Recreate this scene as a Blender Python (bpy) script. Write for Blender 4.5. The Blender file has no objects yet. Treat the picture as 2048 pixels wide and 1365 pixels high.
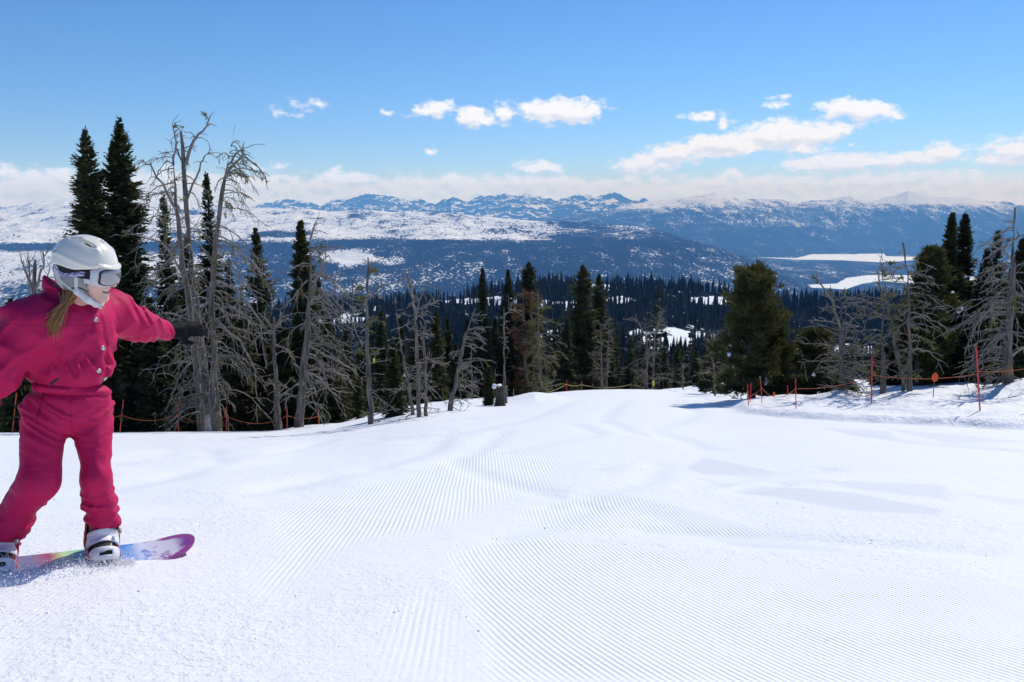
import bpy, math, random
import numpy as np
from mathutils import Vector, Matrix, Quaternion

# ------------------------------------------------------------------ camera, sky, sun, exposure
SC = bpy.context.scene
COL = SC.collection
R_ = math.radians
F = 1706.667                     # focal length in pixels of the 2048 px wide photograph
PITCH = R_(9.07)                 # camera looks down the slope
CAMZ = 1.1
SUN_AZ, SUN_EL = R_(40), R_(45)  # to the right of the view direction, high
SUN_STRENGTH, SKY_STRENGTH, EXPOSURE = 3.0, 0.086, 0.34

cam_d = bpy.data.cameras.new('camera'); cam_d.lens = 30.0; cam_d.sensor_width = 36.0
cam_d.clip_start = 0.05; cam_d.clip_end = 90000.0
cam = bpy.data.objects.new('camera', cam_d); COL.objects.link(cam)
cam.location = (0, 0, CAMZ); cam.rotation_euler = (math.pi / 2 - PITCH, 0, 0)
SC.camera = cam
SC.view_settings.view_transform = 'Standard'; SC.view_settings.look = 'None'
SC.view_settings.exposure = EXPOSURE; SC.view_settings.gamma = 1.0
SC.view_settings.use_curve_mapping = False
SC.render.engine = 'CYCLES'
SC.cycles.use_denoising = True
try:
    SC.cycles.denoiser = 'OPENIMAGEDENOISE'; SC.cycles.denoising_prefilter = 'ACCURATE'
except Exception:
    pass
SC.cycles.max_bounces = 6; SC.cycles.diffuse_bounces = 3; SC.cycles.glossy_bounces = 2
SC.cycles.volume_bounces = 1; SC.cycles.transmission_bounces = 2; SC.cycles.transparent_max_bounces = 8
SC.cycles.use_adaptive_sampling = False

sun_dir = Vector((math.sin(SUN_AZ) * math.cos(SUN_EL), math.cos(SUN_AZ) * math.cos(SUN_EL), math.sin(SUN_EL)))
sl = bpy.data.lights.new('sun', 'SUN'); sl.energy = SUN_STRENGTH; sl.angle = R_(0.53); sl.color = (1.0, 0.965, 0.91)
so = bpy.data.objects.new('sun', sl); COL.objects.link(so)
so.rotation_euler = sun_dir.to_track_quat('Z', 'Y').to_euler(); so.location = (20, 30, 60)

# ------------------------------------------------------------------ pixel <-> world helpers
def ray(u, v):
    x = (u - 1024.0) / F; d = (v - 682.5) / F
    return (x, math.cos(PITCH) - d * math.sin(PITCH), -math.sin(PITCH) - d * math.cos(PITCH))
def T_of(v):                     # downward slope (dz/dy) of the sight line through picture row v
    return np.tan(PITCH + np.arctan((np.asarray(v, float) - 682.5) / F))
def PT(u, v, Y):
    r = ray(u, v); k = Y / r[1]
    return Vector((r[0] * k, Y, CAMZ + r[2] * k))
def azel(u, v):
    r = Vector(ray(u, v)).normalized()
    return math.atan2(r.x, r.y), math.asin(r.z)

# ------------------------------------------------------------------ node helper
class NT:
    def __init__(s, tree): s.t = tree
    def n(s, typ, **kw):
        nd = s.t.nodes.new(typ)
        ins = kw.pop('ins', {})
        for k, v in kw.items(): setattr(nd, k, v)
        for k, v in ins.items():
            if isinstance(v, bpy.types.NodeSocket): s.t.links.new(v, nd.inputs[k])
            else: nd.inputs[k].default_value = v
        return nd
    def m(s, op, a, b=None, c=None, clamp=False):
        nd = s.n('ShaderNodeMath', operation=op, use_clamp=clamp)
        for i, v in enumerate((a, b, c)):
            if v is None: continue
            if isinstance(v, bpy.types.NodeSocket): s.t.links.new(v, nd.inputs[i])
            else: nd.inputs[i].default_value = v
        return nd.outputs[0]
    def vm(s, op, a, b=None):
        nd = s.n('ShaderNodeVectorMath', operation=op)
        for i, v in enumerate((a, b)):
            if v is None: continue
            if isinstance(v, bpy.types.NodeSocket): s.t.links.new(v, nd.inputs[i])
            else: nd.inputs[i].default_value = v
        return nd.outputs['Value'] if op in ('LENGTH', 'DOT_PRODUCT', 'DISTANCE') else nd.outputs['Vector']
    def mix(s, fac, a, b, blend='MIX'):
        nd = s.n('ShaderNodeMix', data_type='RGBA', blend_type=blend)
        for i, v in ((0, fac), (6, a), (7, b)):
            if isinstance(v, bpy.types.NodeSocket): s.t.links.new(v, nd.inputs[i])
            else: nd.inputs[i].default_value = v if i == 0 else (tuple(v) + (1,) if len(v) == 3 else v)
        return nd.outputs[2]
    def smooth(s, x, lo, hi):
        nd = s.n('ShaderNodeMapRange', interpolation_type='SMOOTHSTEP', clamp=True)
        s.t.links.new(x, nd.inputs[0]); nd.inputs[1].default_value = lo; nd.inputs[2].default_value = hi
        return nd.outputs[0]
    def noise(s, vec, scale, detail=3, rough=0.5, dim='3D'):
        nd = s.n('ShaderNodeTexNoise', noise_dimensions=dim)
        if vec is not None: s.t.links.new(vec, nd.inputs['Vector'])
        nd.inputs['Scale'].default_value = scale; nd.inputs['Detail'].default_value = detail
        nd.inputs['Roughness'].default_value = rough
        return nd.outputs['Fac']
    def link(s, a, b): s.t.links.new(a, b)

# ------------------------------------------------------------------ world: daylight sky with fair-weather clouds
def build_world():
    w = bpy.data.worlds.new('World'); SC.world = w; w.use_nodes = True
    t = w.node_tree; t.nodes.clear(); N = NT(t)
    sky = N.n('ShaderNodeTexSky', sky_type='NISHITA')
    sky.sun_disc = False; sky.sun_elevation = SUN_EL; sky.sun_rotation = SUN_AZ
    sky.altitude = 2300.0; sky.air_density = 1.15; sky.dust_density = 0.15; sky.ozone_density = 3.2
    hs = N.n('ShaderNodeHueSaturation', ins={'Saturation': 1.12, 'Value': 1.0, 'Color': sky.outputs[0]})
    skyc = N.mix(1.0, hs.outputs[0], (0.69, 0.895, 1.17), 'MULTIPLY')
    tc0 = N.n('ShaderNodeTexCoord'); sp0 = N.n('ShaderNodeSeparateXYZ'); N.link(tc0.outputs['Generated'], sp0.inputs[0])
    # a clear mountain sky stays blue right down to the horizon
    skyc = N.mix(N.smooth(sp0.outputs[2], 0.0, 0.17), N.mix(1.0, skyc, (0.93, 0.94, 1.13), 'MULTIPLY'), skyc)
    # cloud field as a function of direction (azimuth, elevation), the same all round the horizon
    g = bpy.data.node_groups.new('cloud_field', 'ShaderNodeTree')
    g.interface.new_socket('P', in_out='INPUT', socket_type='NodeSocketVector')
    g.interface.new_socket('D', in_out='OUTPUT', socket_type='NodeSocketFloat')
    G = NT(g); gi = G.n('NodeGroupInput'); go = G.n('NodeGroupOutput'); P = gi.outputs[0]
    n0 = G.noise(P, 26.0, 2, 0.5)                      # warps the blobs
    n0v = G.n('ShaderNodeTexNoise', noise_dimensions='3D'); G.link(P, n0v.inputs['Vector']); n0v.inputs['Scale'].default_value = 34; n0v.inputs['Detail'].default_value = 3
    wv = G.vm('MULTIPLY', G.vm('SUBTRACT', n0v.outputs['Color'], (0.5, 0.5, 0.5)), (0.030, 0.017, 0))
    Q = G.vm('ADD', P, wv)
    blobs = [  # u, v, half width, half height, weight, tilt
        (1122, 222, 100, 30, 1.15, 0), (1075, 222, 52, 24, .9, 0), (950, 232, 44, 26, .95, 0), (1006, 226, 27, 21, .9, 0),
        (868, 219, 52, 20, .8, -.12), (775, 221, 22, 8, .55, 0), (622, 207, 30, 14, .35, .1), (560, 229, 30, 9, .2, 0), (860, 300, 18, 8, .45, 0),
        (1712, 221, 80, 25, 1.2, .14), (1400, 237, 38, 12, .7, 0), (1562, 194, 24, 7, .45, 0), (1556, 213, 28, 8, .5, 0),
        (1352, 306, 90, 27, 1.05, -.06), (1450, 290, 110, 30, 1.1, -.05), (1560, 270, 130, 34, 1.2, -.02), (1640, 262, 70, 24, 1.0, 0), (1448, 245, 22, 26, .6, .3),
        (1600, 297, 70, 14, .8, 0), (1290, 330, 80, 26, .9, -.1), (1690, 325, 130, 22, 1.0, -.03), (1830, 322, 80, 20, 1.0, -.05), (1880, 306, 40, 24, .95, 0),
        (1470, 345, 60, 8, .5, 0), (1705, 290, 16, 5, .3, 0), (540, 335, 60, 8, .2, 0), (70, 372, 110, 34, .95, 0), (-120, 360, 160, 40, 1.0, 0),
        (1080, 335, 60, 18, .8, 0), (700, 362, 90, 20, .8, 0), (2120, 300, 150, 40, 1.0, 0), (2500, 250, 240, 50, 1.1, 0), (-500, 270, 240, 45, 1.0, 0)]
    acc = None
    for (u, v, hw, hh, wt, tilt) in blobs:
        a, e = azel(u, v)
        d = G.vm('SUBTRACT', Q, (a, e, 0))
        if tilt:
            rt = G.n('ShaderNodeVectorRotate', rotation_type='Z_AXIS'); G.link(d, rt.inputs['Vector']); rt.inputs['Angle'].default_value = tilt
            d = rt.outputs[0]
        d = G.vm('MULTIPLY', d, (F / hw, F / hh, 1))
        L = G.vm('LENGTH', d)
        b = G.m('MULTIPLY_ADD', L, -wt, wt)
        acc = b if acc is None else G.m('SMOOTH_MAX', acc, b, 0.12)
    # long bank of cloud low over the horizon
    sx = G.n('ShaderNodeSeparateXYZ'); G.link(Q, sx.inputs[0])
    az1 = G.n('ShaderNodeCombineXYZ'); G.link(sx.outputs[0], az1.inputs[0]); az1.inputs[1].default_value = 3.3
    nt = G.noise(az1.outputs[0], 7.0, 3, 0.5)
    top = G.m('MULTIPLY_ADD', nt, 0.034, 0.0205)
    band = G.m('MULTIPLY', G.m('SUBTRACT', top, sx.outputs[1]), 42.0)
    band = G.m('MINIMUM', band, 0.50)
    acc = G.m('SMOOTH_MAX', acc, band, 0.12)
    sc = G.vm('MULTIPLY', P, (1.0, 1.7, 1.0))
    f1 = G.noise(sc, 62.0, 9, 0.62)
    f2 = G.noise(sc, 17.0, 3, 0.5)
    dn = G.m('ADD', acc, G.m('MULTIPLY_ADD', f1, 1.7, -0.88))
    dn = G.m('ADD', dn, G.m('MULTIPLY_ADD', f2, 0.7, -0.36))
    G.link(dn, go.inputs[0])
    tc = N.n('ShaderNodeTexCoord'); sp = N.n('ShaderNodeSeparateXYZ'); N.link(tc.outputs['Generated'], sp.inputs[0])
    az = N.m('ARCTAN2', sp.outputs[0], sp.outputs[1]); el = N.m('ARCSINE', sp.outputs[2])
    cb = N.n('ShaderNodeCombineXYZ'); N.link(az, cb.inputs[0]); N.link(el, cb.inputs[1])
    A = N.n('ShaderNodeGroup'); A.node_tree = g; N.link(cb.outputs[0], A.inputs[0])
    B = N.n('ShaderNodeGroup'); B.node_tree = g; N.link(N.vm('ADD', cb.outputs[0], (0.003, 0.0075, 0)), B.inputs[0])
    d = A.outputs[0]
    alpha = N.smooth(d, -0.06, 0.50)
    # thinner towards the sun-side top means brighter
    lit = N.smooth(N.m('SUBTRACT', d, B.outputs[0]), -0.42, 0.22)
    cc = N.mix(lit, (7.2, 7.9, 9.4), (9.3, 9.7, 10.6))
    elc = N.smooth(el, 0.0, 0.05)
    cc = N.mix(N.smooth(el, 0.0, 0.075), N.mix(1.0, cc, (0.80, 0.98, 1.45), 'MULTIPLY'), cc)
    fade = N.m('MULTIPLY', alpha, N.m('MULTIPLY_ADD', elc, 0.18, 0.78))
    col = N.mix(fade, skyc, cc)
    bg = N.n('ShaderNodeBackground', ins={'Strength': SKY_STRENGTH}); N.link(col, bg.inputs[0])
    bg2 = N.n('ShaderNodeBackground', ins={'Strength': SKY_STRENGTH}); N.link(skyc, bg2.inputs[0])
    # no cloud stands higher than about 9 degrees, so the upper sky skips the cloud nodes
    mx = N.n('ShaderNodeMixShader'); N.link(N.m('LESS_THAN', N.m('ABSOLUTE', N.m('SUBTRACT', el, 0.07)), 0.10), mx.inputs[0])
    N.link(bg2.outputs[0], mx.inputs[1]); N.link(bg.outputs[0], mx.inputs[2])
    out = N.n('ShaderNodeOutputWorld'); N.link(mx.outputs[0], out.inputs[0])
    w.cycles.sampling_method = 'MANUAL'; w.cycles.sample_map_resolution = 256
build_world()

# ------------------------------------------------------------------ numpy noise
def _h(ix, iy, iz, seed):
    with np.errstate(over='ignore'):
        h = (ix.astype(np.int64) * 374761393 + iy.astype(np.int64) * 668265263 + iz.astype(np.int64) * 2147483647 + seed * 144665) & 0xffffffff
        h = ((h ^ (h >> 13)) * 1274126177) & 0xffffffff
        h = ((h ^ (h >> 16)) * 2246822519) & 0xffffffff
        h = h ^ (h >> 15)
    return (h & 0xffff).astype(np.float32) / 65535.0
def vn3(x, y, z, seed=0):
    x, y, z = np.broadcast_arrays(np.asarray(x, np.float64), np.asarray(y, np.float64), np.asarray(z, np.float64))
    fx, fy, fz = np.floor(x), np.floor(y), np.floor(z)
    a, b, c = x - fx, y - fy, z - fz
    a = a * a * (3 - 2 * a); b = b * b * (3 - 2 * b); c = c * c * (3 - 2 * c)
    r = 0
    for i in (0, 1):
        for j in (0, 1):
            for k in (0, 1):
                r = r + _h(fx + i, fy + j, fz + k, seed) * (a if i else 1 - a) * (b if j else 1 - b) * (c if k else 1 - c)
    return r
def vn2(x, y, seed=0):
    x, y = np.broadcast_arrays(np.asarray(x, np.float64), np.asarray(y, np.float64))
    fx, fy = np.floor(x), np.floor(y); a, b = x - fx, y - fy
    a = a * a * (3 - 2 * a); b = b * b * (3 - 2 * b); z0 = np.zeros_like(fx)
    h = lambda i, j: _h(fx + i, fy + j, z0, seed)
    return (h(0, 0) * (1 - a) + h(1, 0) * a) * (1 - b) + (h(0, 1) * (1 - a) + h(1, 1) * a) * b
def fbm2(x, y, octv=4, seed=0, gain=0.5):
    s, a, t, f = 0, 1.0, 0, 1.0
    for o in range(octv):
        s = s + a * (vn2(np.asarray(x) * f + 17.3 * o, np.asarray(y) * f - 9.1 * o, seed + o) - 0.5); t += a; a *= gain; f *= 2.03
    return s / t * 2
def ridge2(x, y, octv=5, seed=0):
    s, a, t, f = 0, 1.0, 0, 1.0
    for o in range(octv):
        n = 1 - np.abs(2 * vn2(np.asarray(x) * f + 7.7 * o, np.asarray(y) * f + 3.1 * o, seed + o) - 1)
        s = s + a * n * n; t += a; a *= 0.5; f *= 2.1
    return s / t
def sstep(x, a, b):
    t = np.clip((np.asarray(x, float) - a) / (b - a), 0, 1); return t * t * (3 - 2 * t)

# ------------------------------------------------------------------ mesh helpers
def tag(o, label=None, cat=None, group=None, kind=None):
    if label: o['label'] = label
    if cat: o['category'] = cat
    if group: o['group'] = group
    if kind: o['kind'] = kind
    return o
def empty(name, loc=(0, 0, 0)):
    o = bpy.data.objects.new(name, None); COL.objects.link(o); o.location = loc; o.empty_display_size = 0.1
    return o
def fast_mesh(name, V, faces, smooth=True):
    """V (n,3) array; faces: array (m,3|4) or list of such arrays"""
    if not isinstance(faces, (list, tuple)): faces = [faces]
    faces = [np.asarray(f, np.int32) for f in faces if len(f)]
    me = bpy.data.meshes.new(name)
    V = np.asarray(V, np.float32)
    me.vertices.add(len(V)); me.vertices.foreach_set('co', V.ravel())
    nl = sum(f.size for f in faces); npoly = sum(len(f) for f in faces)
    me.loops.add(nl); me.polygons.add(npoly)
    me.loops.foreach_set('vertex_index', np.concatenate([f.ravel() for f in faces]))
    tot = np.concatenate([np.full(len(f), f.shape[1], np.int32) for f in faces])
    st = np.concatenate([[0], np.cumsum(tot)[:-1]]).astype(np.int32)
    me.polygons.foreach_set('loop_start', st)
    me.polygons.foreach_set('use_smooth', np.full(npoly, bool(smooth)))
    me.update(calc_edges=True); me.validate()
    return me
def obj(name, me, mat=None, parent=None, loc=None):
    o = bpy.data.objects.new(name, me); COL.objects.link(o)
    if mat is not None and len(me.materials) == 0: me.materials.append(mat)
    if parent is not None: o.parent = parent
    if loc is not None: o.location = loc
    return o
def fattr(me, name, arr):
    a = me.attributes.new(name, 'FLOAT', 'POINT'); a.data.foreach_set('value', np.asarray(arr, np.float32).ravel())
def grid_faces(ny, nx):
    i = np.arange(ny - 1)[:, None] * nx + np.arange(nx - 1)[None, :]
    i = i.ravel()
    return np.stack([i, i + 1, i + nx + 1, i + nx], 1)
class MB:
    """collects pieces into one mesh"""
    def __init__(s): s.V = []; s.T = []; s.Q = []; s.n = 0
    def add(s, V, T=None, Q=None):
        V = np.asarray(V, np.float32); s.V.append(V)
        if T is not None and len(T): s.T.append(np.asarray(T, np.int32) + s.n)
        if Q is not None and len(Q): s.Q.append(np.asarray(Q, np.int32) + s.n)
        s.n += len(V)
    def mesh(s, name, smooth=True):
        f = []
        if s.T: f.append(np.concatenate(s.T))
        if s.Q: f.append(np.concatenate(s.Q))
        return fast_mesh(name, np.concatenate(s.V), f, smooth)
    def tube(s, pts, rad, n=6, cap=True):
        P = np.asarray(pts, float); m = len(P); rad = np.broadcast_to(np.asarray(rad, float), (m,))
        tg = np.gradient(P, axis=0); tg /= np.linalg.norm(tg, axis=1)[:, None] + 1e-9
        up = np.array([0, 0, 1.0]) if abs(tg[0, 2]) < 0.9 else np.array([1.0, 0, 0])
        a = np.cross(tg[0], up); a /= np.linalg.norm(a) + 1e-9
        rings = []
        th = np.arange(n) * 2 * math.pi / n
        for k in range(m):
            a = a - tg[k] * np.dot(a, tg[k]); a /= np.linalg.norm(a) + 1e-9
            b = np.cross(tg[k], a)
            rings.append(P[k] + rad[k] * (np.cos(th)[:, None] * a + np.sin(th)[:, None] * b))
        V = np.concatenate(rings)
        i = np.arange(m - 1)[:, None] * n; j = np.arange(n)[None, :]; j2 = (j + 1) % n
        Q = np.stack([i + j, i + j2, i + n + j2, i + n + j], -1).reshape(-1, 4)
        T = None
        if cap:
            V = np.concatenate([V, P[:1], P[-1:]]); c0 = m * n; c1 = c0 + 1; jj = np.arange(n); jn = (jj + 1) % n
            T = np.concatenate([np.stack([np.full(n, c0), jn, jj], 1), np.stack([np.full(n, c1), (m - 1) * n + jj, (m - 1) * n + jn], 1)])
        s.add(V, T, Q)
    def box(s, lo, hi):
        x0, y0, z0 = lo; x1, y1, z1 = hi
        V = [(x0, y0, z0), (x1, y0, z0), (x1, y1, z0), (x0, y1, z0), (x0, y0, z1), (x1, y0, z1), (x1, y1, z1), (x0, y1, z1)]
        s.add(V, None, [(0, 3, 2, 1), (4, 5, 6, 7), (0, 1, 5, 4), (1, 2, 6, 5), (2, 3, 7, 6), (3, 0, 4, 7)])
def copy_tree(o, parent=None):
    c = o.copy(); COL.objects.link(c); c.parent = parent
    for ch in o.children: copy_tree(ch, c)
    return c

# ------------------------------------------------------------------ materials
def principled(name):
    m = bpy.data.materials.new(name); m.use_nodes = True
    t = m.node_tree; N = NT(t); b = t.nodes['Principled BSDF']
    return m, N, b
def simple(name, col, rough=0.6, var=0.0, scale=20.0, spec=0.5, metal=0.0, bump=0.0, bscale=None, coords='Object', coat=0.0):
    m, N, b = principled(name)
    b.inputs['Roughness'].default_value = rough; b.inputs['Specular IOR Level'].default_value = spec; b.inputs['Metallic'].default_value = metal
    b.inputs['Coat Weight'].default_value = coat
    tc = N.n('ShaderNodeTexCoord')
    n = N.noise(tc.outputs[coords], scale, 4, 0.6)
    c2 = tuple(max(0, c * (1 - var)) for c in col); c3 = tuple(min(1, c * (1 + var)) for c in col)
    N.link(N.mix(n, c2, c3), b.inputs['Base Color'])
    if bump:
        bp = N.n('ShaderNodeBump', ins={'Strength': 1.0, 'Distance': bump}); N.link(N.noise(tc.outputs[coords], bscale or scale, 4, 0.6), bp.inputs['Height'])
        N.link(bp.outputs[0], b.inputs['Normal'])
    return m
# ------------------------------------------------------------------ the near slope
H0 = CAMZ
_tt = np.array([-1.2, -.60, -.25, -.20, -.16, -.11, -.07, -.01, .02, .10, .20, .25, .45, 1.2])
_vv = np.array([866, 866, 863, 852, 828, 812, 803, 797, 790, 777, 781, 784, 784, 784])
_dd = np.array([14.5, 15, 15, 17, 20, 22, 24, 26, 28, 32, 34, 33, 31, 30.])
_TT = T_of(_vv)
FOOT = np.array([(5.2, 26.), (4.45, 19.), (4.05, 15.5), (3.75, 14.0), (4.05, 12.9), (4.75, 11.9), (6.2, 10.4), (9.0, 8.6), (16., 5.), (40., -4.)])
def bank_dist(x, y):
    """signed distance to the foot of the snow bank on the right, positive on the bank"""
    best = np.full(np.shape(x), 1e9); sg = np.zeros(np.shape(x))
    for a, b in zip(FOOT[:-1], FOOT[1:]):
        d = b - a; L2 = (d * d).sum()
        t = np.clip(((x - a[0]) * d[0] + (y - a[1]) * d[1]) / L2, 0, 1)
        dx = x - (a[0] + t * d[0]); dy = y - (a[1] + t * d[1]); dist = np.hypot(dx, dy)
        s = np.sign(d[0] * dy - d[1] * dx)
        m = dist < best; best = np.where(m, dist, best); sg = np.where(m, s, sg)
    return best * sg
_lr = np.log(np.array([60., 120, 200, 300, 420, 560, 800, 1000, 1400, 2600]))
_ridge_u = np.array([-600, 0, 300, 600, 750, 900, 1060, 1200, 1330, 1450, 1550, 1700, 1800, 2048, 2600])
_ridge_v = np.array([672, 660, 645, 622, 616, 600, 570, 567, 577, 591, 607, 609, 606, 590, 575])
def mid_z(x, y):
    yy = np.maximum(y, 20.0); t = x / yy
    Tc = T_of(np.interp(1024 + t * F, _ridge_u, _ridge_v))
    tab = [0.30 + 0 * Tc, 0.275 + 0 * Tc, 0.160 + .85 * Tc, 0.122 + .9 * Tc, Tc + .080, Tc + .048, Tc, Tc + .022, Tc + .07, Tc + .13]
    lr = np.log(np.clip(yy, 60, 2599)); k = np.clip(np.searchsorted(_lr, lr) - 1, 0, len(_lr) - 2)
    tab = np.stack(tab); w = (lr - _lr[k]) / (_lr[k + 1] - _lr[k]); w = w * w * (3 - 2 * w)
    A = np.take_along_axis(tab, k[None], 0)[0]; B = np.take_along_axis(tab, (k + 1)[None], 0)[0]
    T = A * (1 - w) + B * w
    n = fbm2(x / 130., y / 130., 4, 5) * np.clip(yy / 60, 0.5, 7)
    return CAMZ - T * yy + n
def near_z(x, y, detail=True):
    x = np.asarray(x, float); y = np.asarray(y, float)
    t = x / np.sqrt(y * y + 20.0)
    # smooth tables by a small box filter
    s0 = c = yc = 0
    for o in (-.05, -.025, 0, .025, .05):
        T = np.interp(t + o, _tt, _TT); d = np.interp(t + o, _tt, _dd)
        s0 = s0 + (T - 2 * H0 / d) / 5; c = c + (H0 / d ** 2) / 5; yc = yc + d / 5
    yp = np.maximum(y, 0)
    z = -(s0 * y + c * yp * yp)
    e = np.maximum(y - yc - 0.5, 0); em = 14.0
    z = z - np.where(e < em, 0.014 * e * e, 0.014 * em * em + 0.028 * em * (e - em))
    z = z - 0.02 * np.maximum(-x - 14, 0)
    bd = bank_dist(x, y)
    lump = fbm2(x / 1.1, y / 1.1, 4, 31)
    edge = fbm2(x / 0.7, y / 0.7, 3, 41) * 0.22
    up = sstep(bd + edge, -0.02, 0.30) * 0.11 + sstep(bd, 0.3, 3.2) * 0.09 + sstep(x, 7.0, 9.5) * sstep(bd, 0.5, 4) * 0.15
    up = up * (1 - sstep(y, 15.5, 19.5) * (1 - sstep(x, 6.0, 8.0)))
    z = z + up * sstep(bd, -.3, .4) * (1 + 0.35 * lump) + sstep(bd, 0, .8) * lump * 0.05
    # snow drifts round the trunks on the bank
    for (mx, my, mh, mr) in MOUNDS:
        rr = np.hypot(x - mx, (y - my)) / mr
        z = z + mh * np.exp(-rr * rr * 1.6)
    off = sstep(-x, .2, 1.2) * sstep(y, 11.5, 14.5) * (1 - sstep(-x / np.maximum(y, 1), .24, .3))      # untracked snow left of the piste
    z = z + off * (.10 * fbm2(x / 1.5, y / 1.5, 4, 71) + .03)
    if detail:
        z = z + 0.018 * fbm2(x / 2.6, y / 2.6, 3, 3) * sstep(y, 1, 8) + 0.006 * fbm2(x / .5, y / .5, 3, 9)
    # the kicker mound ahead, left of centre
    k = KICK; dx = (x - k[0]); dy = (y - k[1])
    ramp = np.clip(1 - np.abs(dx) / 0.95, 0, 1) ** 0.9 * np.where(dy > 0, np.clip(1 - dy / 0.9, 0, 1), np.clip(1 + dy / 3.4, 0, 1) ** 1.3)
    z = z + 0.18 * ramp * ramp * (3 - 2 * ramp)
    return z
MOUNDS = []
KICK = (0.48, 18.5)
def G(x, y):
    x = np.asarray(x, float); y = np.asarray(y, float)
    w = sstep(y, 42, 75)
    return near_z(x, y) * (1 - w) + mid_z(x, y) * w
def g1(x, y): return float(G(np.array([x]), np.array([y]))[0])
def GP(u, v, ymax=80.0):
    """where the sight line through pixel (u, v) meets the near slope"""
    r = ray(u, v); ys = np.linspace(1.2, ymax, 3000); k = ys / r[1]
    zz = CAMZ + r[2] * k; gz = near_z(r[0] * k, ys, False)
    hit = np.nonzero(zz <= gz)[0]
    i = hit[0] if len(hit) else len(ys) - 1
    return np.array([r[0] * k[i], ys[i], gz[i]])
MOUNDS += [(6.15, 15.6, .14, .45), (7.1, 15.3, .12, .75), (8.6, 14.6, .08, .8), (9.4, 14.3, .16, .9), (5.2, 16.0, .07, .6)]

def spaced(fine0, fine1, h, lo, hi, g):
    a = list(np.arange(fine0, fine1, h)); s = h; x = a[-1]; out = []
    while x < hi: s *= g; x += s; out.append(x)
    s = h; x = a[0]; inn = []
    while x > lo: s *= g; x -= s; inn.append(x)
    return np.array(inn[::-1] + a + out)
XS = spaced(-3.2, 3.4, 0.032, -46, 46, 1.022); YS = spaced(1.6, 6.2, 0.032, -6, 72, 1.0135)
XX, YY = np.meshgrid(XS, YS)
ZZ = G(XX, YY)

def in_poly(px, x, y):
    """signed distance to a polygon in metres (positive inside)"""
    best = np.full(x.shape, 1e9); ins = np.zeros(x.shape, bool); n = len(px)
    for i in range(n):
        a = px[i]; b = px[(i + 1) % n]; d = (b[0] - a[0], b[1] - a[1]); L2 = d[0] ** 2 + d[1] ** 2 + 1e-12
        t = np.clip(((x - a[0]) * d[0] + (y - a[1]) * d[1]) / L2, 0, 1)
        best = np.minimum(best, np.hypot(x - a[0] - t * d[0], y - a[1] - t * d[1]))
        c = ((a[1] > y) != (b[1] > y)) & (x < d[0] * (y - a[1]) / (d[1] + 1e-12) + a[0])
        ins ^= c
    return np.where(ins, best, -best)
def poly_ground(pts): return [tuple(GP(u, v)[:2]) for u, v in pts]
def region(pts, soft=0.12, wob=0.12, seed=1):
    d = in_poly(poly_ground(pts), XX, YY)
    d = d + fbm2(XX / 0.35, YY / 0.5, 3, seed) * wob
    return sstep(d, -soft, soft)
cord1 = np.maximum(region([(915, 1112), (1000, 1080), (1100, 1076), (1300, 1102), (1600, 1140), (2048, 1172), (2400, 1200), (2500, 1365), (985, 1365), (950, 1210)], .08, .06, 1),
                   .9 * region([(1050, 1022), (1180, 985), (1300, 1000), (1480, 1050), (1690, 1107), (1500, 1100), (1300, 1080), (1100, 1060)], .1, .06, 2))
cord2 = region([(540, 1040), (640, 985), (800, 960), (870, 922), (960, 902), (1090, 900), (1130, 930), (1080, 970), (1000, 1000), (860, 1060), (740, 1085), (640, 1130), (530, 1195), (548, 1100)], .14, .12, 3)
cord2 = np.maximum(cord2, .6 * region([(800, 1225), (860, 1180), (905, 1365), (770, 1365)], .15, .1, 4))
cord2 = np.maximum(cord2, .45 * region([(0, 1190), (210, 1180), (130, 1260), (0, 1330)], .15, .1, 5))
cord2 = np.maximum(cord2, .6 * region([(930, 902), (990, 872), (1110, 858), (1140, 890), (1080, 900)], .3, .3, 6))
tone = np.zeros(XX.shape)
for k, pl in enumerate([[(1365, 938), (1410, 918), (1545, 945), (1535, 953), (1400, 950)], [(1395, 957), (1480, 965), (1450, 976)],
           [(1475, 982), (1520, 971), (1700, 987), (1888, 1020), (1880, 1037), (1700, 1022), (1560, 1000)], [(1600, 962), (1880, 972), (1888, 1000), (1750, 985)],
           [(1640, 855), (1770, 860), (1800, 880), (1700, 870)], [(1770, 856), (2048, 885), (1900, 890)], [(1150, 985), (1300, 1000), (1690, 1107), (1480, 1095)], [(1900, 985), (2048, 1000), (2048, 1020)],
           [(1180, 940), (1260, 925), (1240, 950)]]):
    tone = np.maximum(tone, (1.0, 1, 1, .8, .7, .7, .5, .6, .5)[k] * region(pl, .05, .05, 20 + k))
pale = np.zeros(XX.shape)
for k, pl in enumerate([[(430, 975), (520, 968), (660, 948), (640, 960), (520, 985)], [(485, 1000), (580, 985), (520, 1008)], [(240, 935), (340, 935), (345, 950), (240, 968)],
           [(230, 905), (350, 895), (330, 918), (240, 925)], [(410, 925), (580, 908), (560, 925), (420, 942)], [(700, 940), (800, 928), (790, 950), (730, 955)], [(720, 955), (790, 955), (760, 975)],
           [(590, 880), (620, 880), (610, 890), (585, 890)], [(820, 925), (900, 920), (870, 940), (815, 935)], [(240, 1020), (400, 1010), (400, 1035), (250, 1045)], [(560, 890), (680, 885), (640, 905), (520, 912)],
           [(790, 885), (850, 880), (845, 895), (790, 897)], [(650, 1010), (830, 975), (760, 1010)]]):
    pale = np.maximum(pale, region(pl, .16, .22, 40 + k))
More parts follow.
